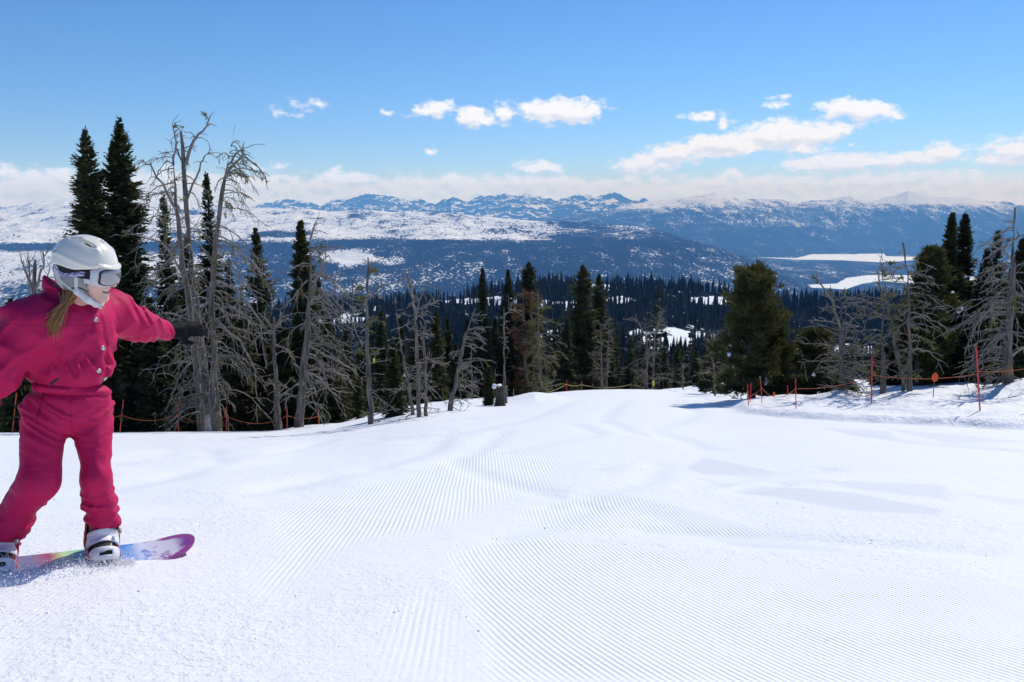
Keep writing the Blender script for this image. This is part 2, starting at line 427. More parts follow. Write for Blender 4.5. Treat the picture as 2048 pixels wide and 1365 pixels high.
# shallow curved tracks left by boards and skis
track = np.zeros(XX.shape); rng = np.random.default_rng(4)
TR = [[(1010, 862), (960, 900), (900, 925), (1010, 965), (1100, 985)], [(420, 900), (440, 925), (330, 960), (200, 985)], [(660, 880), (560, 905), (360, 915)], [(905, 862), (860, 905), (650, 960), (500, 990)],
      [(1000, 965), (1200, 1015), (1010, 1075)], [(1390, 975), (1530, 950), (1650, 940)], [(1480, 985), (1560, 968)], [(1700, 865), (1800, 885), (2048, 905)], [(1100, 1010), (1300, 960), (1320, 930)], [(1300, 1060), (1600, 1075), (1950, 1105)],
      [(1150, 850), (1200, 870), (1000, 905)], [(1250, 800), (1200, 840), (1280, 870)], [(1350, 800), (1400, 830), (1300, 860), (1420, 900)], [(760, 880), (900, 870), (1050, 840), (1150, 800)], [(400, 880), (700, 868), (950, 835)]]
for tr in TR:
    P = np.array([GP(u, v)[:2] for u, v in tr])
    s = np.linspace(0, len(P) - 1, 40); i = np.arange(len(P))
    for it in range(2):
        pass
    cx = np.interp(s, i, P[:, 0]); cy = np.interp(s, i, P[:, 1])
    for _ in range(6):
        cx[1:-1] = (cx[:-2] + 2 * cx[1:-1] + cx[2:]) / 4; cy[1:-1] = (cy[:-2] + 2 * cy[1:-1] + cy[2:]) / 4
    best = np.full(XX.shape, 1e9)
    for a in range(len(cx) - 1):
        dx, dy = cx[a + 1] - cx[a], cy[a + 1] - cy[a]; L2 = dx * dx + dy * dy + 1e-9
        t = np.clip(((XX - cx[a]) * dx + (YY - cy[a]) * dy) / L2, 0, 1)
        best = np.minimum(best, np.hypot(XX - cx[a] - t * dx, YY - cy[a] - t * dy))
    w = 0.09 + 0.006 * P[:, 1].mean()
    track = np.maximum(track, np.exp(-(best / w) ** 2))
chop = np.clip(1 - np.maximum(cord1, cord2) * .92 - pale * .85 - tone * .9, 0.05, 1) * (0.45 + 0.55 * sstep(fbm2(XX / 1.3, YY / 1.3, 3, 77), -.4, .3))
bankm = sstep(bank_dist(XX, YY), -.1, .3)
ZZ = ZZ - track * 0.018 * (1 - bankm)
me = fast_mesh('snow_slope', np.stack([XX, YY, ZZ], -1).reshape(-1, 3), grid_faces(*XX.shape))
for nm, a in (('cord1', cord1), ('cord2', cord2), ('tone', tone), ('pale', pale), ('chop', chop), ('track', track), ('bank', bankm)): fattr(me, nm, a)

def snow_material():
    m, N, b = principled('groomed_snow')
    b.inputs['Roughness'].default_value = 0.55; b.inputs['Specular IOR Level'].default_value = 0.25
    at = lambda n: N.n('ShaderNodeAttribute', attribute_name=n).outputs['Fac']
    P = N.n('ShaderNodeNewGeometry').outputs['Position']
    sp = N.n('ShaderNodeSeparateXYZ'); N.link(P, sp.inputs[0])
    P2 = N.n('ShaderNodeCombineXYZ'); N.link(sp.outputs[0], P2.inputs[0]); N.link(sp.outputs[1], P2.inputs[1]); P2 = P2.outputs[0]
    nz = N.noise(P2, 1.6, 2, 0.5)
    wob = N.m('MULTIPLY_ADD', nz, 0.018, 0.0)
    # corduroy left by the groomer: one pass swings round to the right, one runs straight down
    ph1 = N.m('ADD', N.vm('DISTANCE', P2, (5.5, 5.2, 0)), wob)
    ph2 = N.m('ADD', N.m('MULTIPLY_ADD', sp.outputs[1], 0.035, sp.outputs[0]), wob)
    def ribs(ph, w):
        return N.m('POWER', N.m('MULTIPLY_ADD', N.m('SINE', N.m('MULTIPLY', ph, 2 * math.pi / w)), 0.5, 0.5), 0.8)
    amp = N.m('MULTIPLY_ADD', N.noise(P2, 2.2, 3, 0.6), 1.0, 0.35)
    wear = N.smooth(N.noise(P2, 14.0, 3, 0.6), 0.18, 0.42)
    h = N.m('MULTIPLY', N.m('MULTIPLY', ribs(ph1, 0.0245), at('cord1')), N.m('MULTIPLY', amp, wear))
    h2 = N.m('MULTIPLY', N.m('MULTIPLY', ribs(ph2, 0.028), at('cord2')), N.m('MULTIPLY', amp, wear))
    H = N.m('MULTIPLY', N.m('MULTIPLY_ADD', h2, 0.8, h), 0.0044)
    g1_ = N.noise(P, 34.0, 4, 0.65); g2 = N.noise(P, 140.0, 3, 0.6); g3 = N.noise(P, 9.0, 3, 0.6)
    ch = at('chop')
    lump = N.smooth(g1_, 0.42, 0.85)
    H = N.m('ADD', H, N.m('MULTIPLY', ch, N.m('ADD', N.m('MULTIPLY', lump, 0.0060), N.m('ADD', N.m('MULTIPLY', g2, 0.0010), N.m('MULTIPLY', g3, 0.013)))))
    H = N.m('ADD', H, N.m('MULTIPLY', g2, 0.0008))
    # faint scratch lines along the fall line and across
    st = N.n('ShaderNodeMapping'); N.link(P2, st.inputs[0]); st.inputs['Scale'].default_value = (1.2, 14, 1); st.inputs['Rotation'].default_value = (0, 0, 0.25)
    H = N.m('ADD', H, N.m('MULTIPLY', N.noise(st.outputs[0], 2.0, 3, 0.55), 0.005))
    H = N.m('ADD', H, N.m('MULTIPLY', at('bank'), N.m('MULTIPLY', N.noise(P, 3.5, 5, 0.6), 0.10)))
    bp = N.n('ShaderNodeBump', ins={'Strength': 0.85, 'Distance': 1.0}); N.link(H, bp.inputs['Height']); N.link(bp.outputs[0], b.inputs['Normal'])
    c = N.mix(g3, (.85, .85, .852), (.89, .89, .89))
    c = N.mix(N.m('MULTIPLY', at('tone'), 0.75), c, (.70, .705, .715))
    c = N.mix(N.m('MULTIPLY', N.smooth(g1_, .55, .75), N.m('MULTIPLY', ch, .25)), c, (.80, .815, .84))
    c = N.mix(N.m('MULTIPLY', at('track'), 0.45), c, (.79, .80, .82))
    c = N.mix(N.m('MULTIPLY', at('pale'), 0.6), c, (.93, .93, .93))
    N.link(c, b.inputs['Base Color'])
    return m
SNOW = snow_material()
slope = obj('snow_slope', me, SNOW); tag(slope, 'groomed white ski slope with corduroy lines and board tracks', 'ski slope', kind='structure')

def far_snow_material(name, snow=(.86, .88, .90), forest=(.014, .020, .016), s1=1 / 55., stretch=(1, .3, 1), k=9.0, rock=None):
    """snow seen through more or less dense wood; attribute 'forest' says how dense it is"""
    m, N, b = principled(name); b.inputs['Roughness'].default_value = 0.9; b.inputs['Specular IOR Level'].default_value = 0.0
    P = N.n('ShaderNodeNewGeometry').outputs['Position']
    q = N.vm('MULTIPLY', P, stretch)
    n1 = N.noise(q, s1, 3, 0.6); n2 = N.noise(q, s1 / 8, 4, 0.6)
    nn = N.m('MULTIPLY_ADD', n1, 0.55, N.m('MULTIPLY', n2, 0.45))
    nn = N.smooth(nn, 0.30, 0.70)
    d = N.n('ShaderNodeAttribute', attribute_name='forest').outputs['Fac']
    fac = N.m('MULTIPLY_ADD', N.m('SUBTRACT', d, nn), k, 0.5, clamp=True)
    fc = N.mix(n2, tuple(c * .7 for c in forest), tuple(c * 1.35 for c in forest))
    if rock: fc = N.mix(N.smooth(n1, .5, .6), fc, rock)
    N.link(N.mix(fac, snow, fc), b.inputs['Base Color'])
    bp = N.n('ShaderNodeBump', ins={'Strength': 0.6, 'Distance': 12.0}); N.link(N.m('MULTIPLY', n1, fac), bp.inputs['Height']); N.link(bp.outputs[0], b.inputs['Normal'])
    return m

# ------------------------------------------------------------------ wooded hillside below the slope (50 m to 2.5 km)
tcol = np.linspace(-1.25, 1.25, 420); ys = np.geomspace(42, 2600, 260)
TT, Y2 = np.meshgrid(tcol, ys); X2 = TT * Y2
Z2 = G(X2, Y2); Z2 = Z2 - 0.9 * (1 - sstep(Y2, 60, 74))
MEADOWS = [(1345, 684, 95, 26), (1430, 601, 50, 8), (1185, 573, 46, 7), (1080, 610, 90, 9), (960, 602, 60, 6), (880, 600, 40, 5), (1720, 706, 60, 18), (1460, 700, 60, 16), (1290, 566, 30, 6), (1240, 600, 24, 5), (1130, 675, 60, 14), (1560, 706, 60, 16), (700, 640, 36, 6)]
def meadow(x, y):
    u = 1024 + x / y * F; v = 682.5 + F * np.tan(np.arctan((CAMZ - mid_z(x, y)) / y) - PITCH)
    m = np.zeros(np.shape(x))
    for (mu, mv, a, b) in MEADOWS:
        q = np.hypot((u - mu) / a, (v - mv) / b) + fbm2(x / 14., y / 30., 3, 8) * .6
        m = np.maximum(m, sstep(q, 1.25, .75))
    return m
me = fast_mesh('wooded_hillside', np.stack([X2, Y2, Z2], -1).reshape(-1, 3), grid_faces(*X2.shape))
fo = np.where(Y2 < 70, 0.1, 0.9) - meadow(X2, Y2) * 0.9 + 0.10 * fbm2(X2 / 60, Y2 / 60, 3, 12) - .25 * sstep(fbm2(X2 / 45, Y2 / 80, 3, 61), .25, .6)
fattr(me, 'forest', np.clip(fo, 0, 1))
HILLMAT = far_snow_material('hillside_snow_and_wood', snow=(.85, .87, .89), s1=1 / 7., stretch=(1, .25, .5), k=7, forest=(.012, .016, .012))
tag(obj('wooded_hillside', me, HILLMAT), 'dark wooded hillside with snowy meadows below the slope', 'hillside', kind='structure')

# ------------------------------------------------------------------ far mountains, valley and frozen lakes
def range_mesh(name, keys, mat, label, forest, u0=-900, u1=2950, ncol=900, nrow=160, amp=60., wl=1500., seed=3, rough=1.0, kind='structure', cat='mountain', crest=None, smooth_uv=60):
    """keys: list of (distance, u list, picture row list): surface passes through those sight lines at that distance"""
    us = np.linspace(u0, u1, ncol); t = (us - 1024) / F / 1.012
    Yk = np.array([k[0] for k in keys], float)
    Vk = np.array([np.interp(us, k[1], k[2]) for k in keys])
    Zk = CAMZ - T_of(Vk) * Yk[:, None]
    s = np.linspace(0, 1, nrow); Y = Yk[0] + (Yk[-1] - Yk[0]) * s
    i = np.clip(np.searchsorted(Yk, Y, side='right') - 1, 0, len(Yk) - 2); w = (Y - Yk[i]) / (Yk[i + 1] - Yk[i])
    Z = Zk[i] * (1 - w)[:, None] + Zk[i + 1] * w[:, None]
    for _ in range(2): Z[1:-1] = (Z[:-2] + 2 * Z[1:-1] + Z[2:]) / 4
    YY_, tt = np.meshgrid(Y, t, indexing='ij'); X = tt * YY_
    a = amp * (np.interp(Y, Yk, [k[3] if len(k) > 3 else 1.0 for k in keys]))[:, None]
    rg = ridge2(X / wl, YY_ / wl, 5, seed) - 0.42
    Z = Z + a * (1.15 * rg + 0.35 * rough * fbm2(X / (wl * .18), YY_ / (wl * .18), 5, seed + 9, 0.55))
    U = np.broadcast_to(us, Z.shape); V = 682.5 + F * np.tan(np.arctan((CAMZ - Z) / YY_) - PITCH)
    me = fast_mesh(name, np.stack([X, YY_, Z], -1).reshape(-1, 3), grid_faces(*X.shape))
    sl = np.hypot(np.gradient(Z, axis=1) / np.gradient(X, axis=1), np.gradient(Z, axis=0) / np.gradient(YY_, axis=0)); sl = (sl - np.median(sl)) / (sl.std() + 1e-6)
    fattr(me, 'forest', np.clip(forest(U, V, X, YY_, rg, sl), 0, 1))
    return tag(obj(name, me, mat), label, cat, kind=kind)
def ell(U, V, u, v, a, b): return sstep(np.hypot((U - u) / a, (V - v) / b), 1.3, .6)
FLOOR = -780.0
# valley floor
tv = np.linspace(-1.6, 1.6, 200); yv = np.linspace(2300, 20000, 160); TV, YV = np.meshgrid(tv, yv); XV = TV * YV
me = fast_mesh('valley_floor', np.stack([XV, YV, FLOOR + 3 * fbm2(XV / 700, YV / 700, 3, 2) - 4 + 0 * XV], -1).reshape(-1, 3), grid_faces(*XV.shape))
fattr(me, 'forest', np.clip(.88 + .12 * fbm2(XV / 900, YV / 900, 3, 4), 0, 1))
VALM = far_snow_material('valley_forest', s1=1 / 26., stretch=(1, .3, 1), k=5, forest=(.016, .023, .018))
tag(obj('valley_floor', me, VALM), 'flat forested valley floor around the frozen lakes', 'valley', kind='structure')
LAKEM = simple('lake_snow', (.78, .87, .97), 0.7, 0.03, 0.002)
def lake(pts, label, seed):
    c = []
    for u, v in pts:
        y = (CAMZ - FLOOR) / T_of(v); r = ray(u, v); c.append((r[0] / r[1] * y, y))
    c = np.array(c); out = []
    for a, b in zip(c, np.roll(c, -1, 0)):
        for k in range(14): out.append(a + (b - a) * k / 14)
    out = np.array(out); ce = out.mean(0); d = out - ce
    out = ce + d * (1 + 0.05 * fbm2(out[:, 0] / 260, out[:, 1] / 700, 3, seed))[:, None]
    n = len(out); V = np.concatenate([np.c_[out, np.full(n, FLOOR + 2.5)], np.c_[out, np.full(n, FLOOR - 12)]])
    me = bpy.data.meshes.new('frozen_lake')
    me.from_pydata([tuple(map(float, p)) for p in V], [], [tuple(range(n))] + [(i, i + n, (i + 1) % n + n, (i + 1) % n) for i in range(n)])
    tag(obj('frozen_lake', me, LAKEM), label, 'frozen lake', kind='structure')
lake([(1510, 515), (1590, 517), (1620, 510), (1640, 505), (1700, 504), (1742, 502), (1768, 508), (1772, 513), (1850, 515), (1835, 520), (1800, 523), (1755, 525), (1680, 521), (1590, 520)], 'farther frozen white lake lying below the blue mountains', 3)
lake([(1545, 572), (1600, 576), (1660, 577), (1690, 580), (1725, 568), (1762, 563), (1800, 566), (1900, 570), (2060, 566), (2060, 556), (1900, 554), (1800, 551), (1735, 551), (1690, 557), (1676, 568), (1600, 571)], 'nearer frozen white lake partly hidden by the trees', 8)

# broad wooded mountain with the snowy plateau (left and centre)
def forB(U, V, X, Y, rg, sl):
    V = V + 7 * fbm2(X / 600, Y / 600, 3, 19); U = U + 25 * fbm2(X / 500, Y / 500, 3, 18)
    f = .22 + .64 * sstep(V, 476, 486)
    lf = 1 - sstep(U, 330, 480)
    f = f * (1 - lf) + lf * np.interp(V, [470, 483, 488, 500, 508, 550, 575, 640], [.16, .2, .97, .97, .24, .26, .62, .7])
    f = f + .35 * sstep(U, 1060, 1130) * (1 - sstep(V, 480, 500))
    f = np.maximum(f, .97 * ell(U, V, 820, 492, 420, 13)); f = np.maximum(f, .95 * ell(U, V, 1250, 478, 190, 22)); f = np.maximum(f, .9 * ell(U, V, 1180, 520, 240, 34))
    f = np.maximum(f, .55 * ell(U, V, 930, 418, 170, 9)); f = np.maximum(f, .85 * ell(U, V, 1180, 448, 70, 14)); f = np.maximum(f, .8 * ell(U, V, 560, 470, 80, 8))
    f = f - .75 * ell(U, V, 690, 516, 52, 15) - .45 * ell(U, V, 770, 522, 40, 9) - .14 * ell(U, V, 700, 565, 150, 22) - .10 * ell(U, V, 960, 560, 220, 30) - .25 * ell(U, V, 1250, 470, 60, 7) - .4 * ell(U, V, 640, 505, 40, 5)
    f = f + .16 * fbm2(X / 420, Y / 420, 4, 21) + .12 * (rg - .1) + (1 - sstep(V, 470, 486)) * (.42 * sstep(fbm2(X / 380, Y / 520, 4, 25), .08, .5) + .06 * np.clip(sl, -1, 2))
    return f
MB_ = far_snow_material('plateau_snow_and_wood', s1=1 / 17., stretch=(1, .45, .8), k=4.5, forest=(.014, .020, .017))
u_ = [-900, -300, 0, 60, 130, 200, 300, 460, 700, 900, 1000, 1110, 1200, 1300, 1400, 1500, 1560, 1660, 1800, 2950]
range_mesh('plateau_mountain', [
    (4300, u_, [690] * 13 + [690, 690, 690, 690, 690, 700, 720], .1),
    (5600, u_, [610, 605, 600, 600, 600, 600, 598, 598, 600, 600, 598, 590, 588, 588, 592, 600, 612, 640, 670, 690], .4),
    (6600, u_, [540, 535, 530, 530, 530, 530, 528, 528, 525, 522, 522, 520, 520, 524, 534, 548, 566, 600, 640, 660], .8),
    (7400, u_, [500, 500, 498, 497, 496, 496, 492, 488, 482, 483, 486, 488, 490, 492, 505, 526, 550, 590, 630, 650], .8),
    (8600, u_, [470, 465, 460, 458, 455, 455, 460, 462, 462, 462, 463, 465, 466, 468, 486, 518, 548, 590, 620, 640], 1.2),
    (10200, u_, [440, 436, 432, 428, 424, 424, 432, 440, 440, 440, 442, 446, 455, 460, 490, 525, 555, 595, 620, 640], 1.5),
    (11600, u_, [424, 424, 421, 409, 402, 406, 410, 415, 422, 425, 436, 446, 462, 475, 505, 535, 560, 600, 620, 640], .7),
    (13500, u_, [470, 470, 470, 465, 460, 460, 460, 470, 480, 480, 485, 490, 505, 520, 540, 560, 580, 600, 620, 640], .3)],
    MB_, 'broad wooded mountain with a wide snowy plateau across the valley', forB, amp=75, wl=1300, seed=5, ncol=1000, nrow=300)
# massif beyond the lake
def forD(U, V, X, Y, rg, sl):
    f = np.interp(V, [380, 400, 414, 430, 450, 475, 600], [.14, .26, .50, .82, .88, .96, .99])
    f = f - .34 * ell(U, V, 1815, 397, 100, 12) - .25 * ell(U, V, 1960, 404, 90, 8) - .22 * ell(U, V, 1570, 446, 110, 9) - .2 * ell(U, V, 1320, 415, 50, 12) - .12 * ell(U, V, 1700, 450, 60, 8)
    return f + .14 * fbm2(X / 600, Y / 600, 4, 33) - .22 * (rg - .1)
MD_ = far_snow_material('massif_snow_and_wood', s1=1 / 24., stretch=(1, .45, .8), k=4, forest=(.014, .021, .018))
u_ = [-900, 900, 1100, 1200, 1260, 1330, 1380, 1430, 1480, 1560, 1600, 1650, 1700, 1740, 1790, 1815, 1850, 1950, 2000, 2048, 2300, 2950]
range_mesh('lake_massif', [
    (12600, u_, [560, 545, 535, 530, 530, 528, 526, 524, 522, 528, 532, 532, 532, 532, 532, 532, 532, 530, 530, 530, 530, 530], .05),
    (14200, u_, [520, 500, 490, 480, 475, 470, 470, 470, 475, 490, 498, 500, 500, 500, 500, 500, 498, 490, 490, 490, 490, 490], .4),
    (15800, u_, [500, 470, 455, 440, 432, 425, 425, 426, 428, 436, 446, 448, 446, 446, 444, 442, 442, 446, 448, 450, 450, 450], .9),
    (17500, u_, [480, 450, 435, 424, 410, 402, 394, 384, 397, 398, 406, 400, 392, 403, 392, 381, 392, 400, 411, 412, 410, 400], .5),
    (19500, u_, [500, 480, 470, 460, 450, 440, 430, 425, 430, 440, 440, 440, 440, 440, 440, 430, 440, 440, 440, 440, 440, 440], .5)],
    MD_, 'long blue mountain massif with snow caps beyond the lakes', forD, amp=110, wl=1500, seed=12, ncol=1200, nrow=240)
# jagged range on the skyline
def forE(U, V, X, Y, rg, sl): return .30 + .26 * np.clip(sl, -1.5, 2.5) + .2 * fbm2(X / 500, Y / 500, 4, 44) + .25 * sstep(V, 402, 425)
ME_ = far_snow_material('skyline_snow_and_rock', s1=1 / 110., stretch=(1, .6, .8), k=6, forest=(.03, .036, .04))
u_ = [-900, -200, 100, 300, 440, 500, 555, 585, 640, 665, 705, 742, 790, 835, 868, 905, 935, 965, 1010, 1060, 1110, 1150, 1190, 1222, 1262, 1330, 1385, 1450, 1600, 1900, 2050, 2300, 2950]
v_ = [410, 408, 414, 412, 409, 410, 402, 401, 410, 399, 396, 388, 396, 398, 404, 394, 402, 396, 388, 392, 398, 393, 395, 386, 396, 404, 394, 404, 404, 404, 408, 404, 400]
v_ = [398 + (x - 398) * 1.2 - 2 for x in v_]
range_mesh('skyline_range', [
    (18500, u_, [470] * len(u_), .1), (20500, u_, [v + 26 for v in v_], .9), (22500, u_, [v + 5 for v in v_], 1.0), (24500, u_, [v + 40 for v in v_], .6)],
    ME_, 'jagged snowy mountain range along the far skyline', forE, amp=190, wl=900, seed=27, ncol=1300, nrow=190)

# ------------------------------------------------------------------ the air between: thin blue haze
def build_haze():
    mb = MB(); mb.box((-38000, -400, -1500), (38000, 27000, 560))
    m = bpy.data.materials.new('blue_air'); m.use_nodes = True; t = m.node_tree; t.nodes.clear(); N = NT(t)
    pv = N.n('ShaderNodeVolumePrincipled'); pv.inputs['Color'].default_value = (0.155, 0.45, 1.0, 1)
    pv.inputs['Absorption Color'].default_value = (1, 1, 1, 1)
    pv.inputs['Density'].default_value = HAZE; pv.inputs['Anisotropy'].default_value = 0.0
    o = N.n('ShaderNodeOutputMaterial'); N.link(pv.outputs[0], o.inputs['Volume'])
    ob = obj('haze', mb.mesh('haze', False), m); tag(ob, 'thin blue air haze over the distant mountains', 'haze', kind='stuff')
HAZE = 7.4e-5
build_haze()
# ------------------------------------------------------------------ foliage and bark materials
def foliage_material(name, c1, c2, c3=None, rough=0.6):
    m, N, b = principled(name); b.inputs['Roughness'].default_value = rough; b.inputs['Specular IOR Level'].default_value = 0.3
    P = N.n('ShaderNodeNewGeometry').outputs['Position']
    oi = N.n('ShaderNodeObjectInfo').outputs['Random']
    n = N.noise(P, 2.4, 3, 0.6); n2 = N.noise(P, 14.0, 2, 0.6)
    c = N.mix(N.smooth(N.m('MULTIPLY_ADD', oi, .3, N.m('MULTIPLY', n, .8)), .3, .75), c1, c2)
    if c3: c = N.mix(N.smooth(n2, .58, .78), c, c3)
    N.link(c, b.inputs['Base Color'])
    tr = N.n('ShaderNodeBsdfTranslucent'); N.link(N.mix(1.0, c, (1.5, 1.4, .7), 'MULTIPLY'), tr.inputs[0])
    mx = N.n('ShaderNodeMixShader', ins={0: .28}); N.link(b.outputs[0], mx.inputs[1]); N.link(tr.outputs[0], mx.inputs[2])
    N.link(mx.outputs[0], N.t.nodes['Material Output'].inputs['Surface'])
    return m
FIRM = foliage_material('fir_needles', (.026, .036, .014), (.056, .062, .023), (.095, .085, .032))
PINEM = foliage_material('pine_needles', (.038, .047, .016), (.074, .078, .026), (.12, .112, .038))
LOWFIR = foliage_material('distant_fir_needles', (.017, .024, .013), (.030, .036, .018), None)
REDM = foliage_material('dead_red_needles', (.10, .045, .026), (.15, .07, .042), (.09, .07, .04))
LICHM = foliage_material('lichen_tufts', (.09, .10, .035), (.16, .16, .05), (.24, .22, .06))
def wood_material(name, a, b_, c_, scale=1.0):
    m, N, b = principled(name); b.inputs['Roughness'].default_value = 0.85; b.inputs['Specular IOR Level'].default_value = 0.2
    P = N.n('ShaderNodeNewGeometry').outputs['Position']
    q = N.vm('MULTIPLY', P, (1, 1, .10)); st = N.noise(q, 26 * scale, 5, 0.65); pt = N.noise(P, 2.1 * scale, 4, 0.6); bl = N.noise(P, 9 * scale, 3, .6)
    c = N.mix(N.smooth(st, .32, .68), a, b_); c = N.mix(N.smooth(pt, .54, .70), c, c_)
    c = N.mix(N.smooth(bl, .62, .78), c, tuple(x * .35 for x in a))
    N.link(c, b.inputs['Base Color'])
    bp = N.n('ShaderNodeBump', ins={'Strength': .9, 'Distance': .02}); N.link(st, bp.inputs['Height']); N.link(bp.outputs[0], b.inputs['Normal'])
    return m
SNAGM = wood_material('weathered_grey_wood', (.075, .064, .053), (.23, .205, .175), (.26, .165, .095))
SNAGB = wood_material('grey_twig_wood', (.14, .125, .105), (.36, .33, .29), (.22, .195, .13), 1.6)
BARKM = wood_material('dark_fir_bark', (.035, .03, .025), (.09, .08, .068), (.11, .09, .07))
CLUMPM = simple('lodged_snow', (.86, .88, .91), .7, .03, 6, .2, bump=.02)

# ------------------------------------------------------------------ conifers
def diamonds(P, D, L, W, rng, roll=None):
    """one slim leaf-shaped face (two triangles) per twig: root P, direction D, length L, width W"""
    n = len(P); r = rng.normal(size=(n, 3)); s = np.cross(D, r); s /= np.linalg.norm(s, axis=1)[:, None] + 1e-9
    mid = P + D * (L * .45)[:, None]
    V = np.stack([P, mid + s * W[:, None], P + D * L[:, None], mid - s * W[:, None]], 1).reshape(-1, 3)
    b = np.arange(n)[:, None] * 4
    return V, np.concatenate([b + [0, 1, 2], b + [0, 2, 3]])
def fir_mesh(h, r, seed, nbr=360, ntw=8, taper=.85, z0=.04, twl=1.0, gap=.0, tips=1, flat=.0):
    """a narrow mountain fir: drooping branches in whorls, each with side twigs"""
    rng = np.random.default_rng(seed); Ps, Ds, Ls, Ws = [], [], [], []
    for tip in range(tips):
        hh = h * (1 if tip == 0 else rng.uniform(.86, .95)); ox = 0 if tip == 0 else rng.uniform(-1, 1) * r * .7; oy = 0 if tip == 0 else rng.uniform(-1, 1) * r * .5
        zz0 = z0 if tip == 0 else .6
        n = int(nbr * (1 if tip == 0 else .3))
        u = np.sort(rng.uniform(0, 1, n)) ** .9; z = (zz0 + (1 - zz0) * u)
        lobe = 1 + .30 * (vn2(z * 11, np.zeros(n), seed) - .5) * 2
        pf = (1 - z) ** taper if taper > 0 else 1.04 * (1 - np.exp(-(1 - z) * 4.6))
        L = r * (pf + .03) * rng.uniform(.62, 1.12, n) * lobe
        L *= np.where(rng.uniform(size=n) < gap, .35, 1)
        a = rng.uniform(0, 2 * math.pi, n)
        el = np.interp(z, [0, .5, .85, 1], [-.55, -.30, .12, .9]) + rng.normal(0, .14, n)
        base = np.stack([ox * np.ones(n), oy * np.ones(n), z * hh], 1)
        d = np.stack([np.cos(a) * np.cos(el), np.sin(a) * np.cos(el), np.sin(el)], 1)
        for k in range(ntw):
            s = (k + rng.uniform(.2, 1, n)) / ntw
            up = np.zeros((n, 3)); up[:, 2] = 1
            p = base + d * (L * s)[:, None] + up * (L * (.22 * s * s))[:, None]
            for side in (-1, 1):
                perp = np.cross(d, up); perp /= np.linalg.norm(perp, axis=1)[:, None] + 1e-9
                dd = d * rng.uniform(.5, .9, (n, 1)) + perp * side * rng.uniform(.5, 1, (n, 1)) + rng.normal(0, .18, (n, 3)); dd[:, 2] -= .12
                dd /= np.linalg.norm(dd, axis=1)[:, None]
                l = (.05 + .45 * L * (1.05 - s)) * rng.uniform(.6, 1.2, n) * twl
                Ps.append(p); Ds.append(dd); Ls.append(l); Ws.append(np.clip(l * .17, .012, .045) * twl)
        Ps.append(base + d * (L * .1)[:, None]); Ds.append(d); Ls.append(L * 1.1); Ws.append(np.clip(L * .08, .012, .05))
        # leader
        m = 14; zt = np.linspace(.9, 1.0, m) * hh
        Ps.append(np.stack([ox + 0 * zt, oy + 0 * zt, zt], 1)); dd = rng.normal(0, .35, (m, 3)); dd[:, 2] = 1; dd /= np.linalg.norm(dd, axis=1)[:, None]; Ds.append(dd); Ls.append(np.full(m, .014 * h + .03)); Ws.append(np.full(m, .008 + .001 * h))
    V, T = diamonds(np.concatenate(Ps), np.concatenate(Ds), np.concatenate(Ls), np.concatenate(Ws), rng)
    crown = fast_mesh('crown', V, T, False)
    mb = MB(); k = np.linspace(0, 1, 9)
    mb.tube(np.stack([.02 * h * .2 * np.sin(k * 5 + seed), .02 * h * .2 * np.cos(k * 4 + seed), -.35 + (h * .97 + .35) * k], 1), (.021 * h + .03) * (1 - k) ** .85 + .008, 7)
    return mb.mesh('trunk'), crown
def pine_mesh(h, r, seed, nlimb=46, lean=0.):
    """a bushy whitebark pine: bare-footed trunk, upswept limbs ending in needle tufts"""
    rng = np.random.default_rng(seed); mb = MB(); k = np.linspace(0, 1, 9)
    ax = np.stack([lean * k + .05 * r * np.sin(k * 6 + seed), .05 * r * np.cos(k * 5), -.3 + (h * .95 + .3) * k], 1); mb.tube(ax, (.026 * h + .02) * (1 - k) ** .8 + .01, 8)
    Ps, Ds, Ls, Ws = [], [], [], []
    for i in range(nlimb):
        z = rng.uniform(.05, .98); a = rng.uniform(0, 2 * math.pi)
        prof = np.interp(z, [.05, .2, .4, .65, .86, 1], [.75, 1.0, 1.0, .80, .50, .16])
        L = r * prof * rng.uniform(.6, 1.2) * (.55 + .85 * float(vn2(np.array([z * 5.]), np.array([a * 1.1]), seed)[0])); el = np.interp(z, [.1, .5, 1], [-.05, .45, 1.1]) + rng.normal(0, .15)
        c = np.array([np.interp(z, k, ax[:, 0]), np.interp(z, k, ax[:, 1]), z * h * .95])
        d = np.array([math.cos(a) * math.cos(el), math.sin(a) * math.cos(el), math.sin(el)])
        q = np.linspace(0, 1, 5); pts = c + d * (L * q)[:, None] + np.array([0, 0, 1.]) * (.18 * L * q * q)[:, None]
        mb.tube(pts, .008 + .016 * (1 - q), 4, False)
        for s in np.concatenate([np.linspace(.35, 1, 6), rng.uniform(.3, 1, 5)]):
            p = c + d * L * s + np.array([0, 0, .18 * L * s * s]) + rng.normal(0, .07 * r + .02, 3)
            m = 34; dd = rng.normal(size=(m, 3)); dd[:, 2] = np.abs(dd[:, 2]) * .9; dd += d * .8; dd /= np.linalg.norm(dd, axis=1)[:, None]
            Ps.append(np.repeat(p[None], m, 0) + dd * rng.uniform(0, .10, (m, 1))); Ds.append(dd); Ls.append(rng.uniform(.07, .16, m)); Ws.append(np.full(m, .011))
    V, T = diamonds(np.concatenate(Ps), np.concatenate(Ds), np.concatenate(Ls), np.concatenate(Ws), rng)
    return mb.mesh('trunk'), fast_mesh('crown', V, T, False)

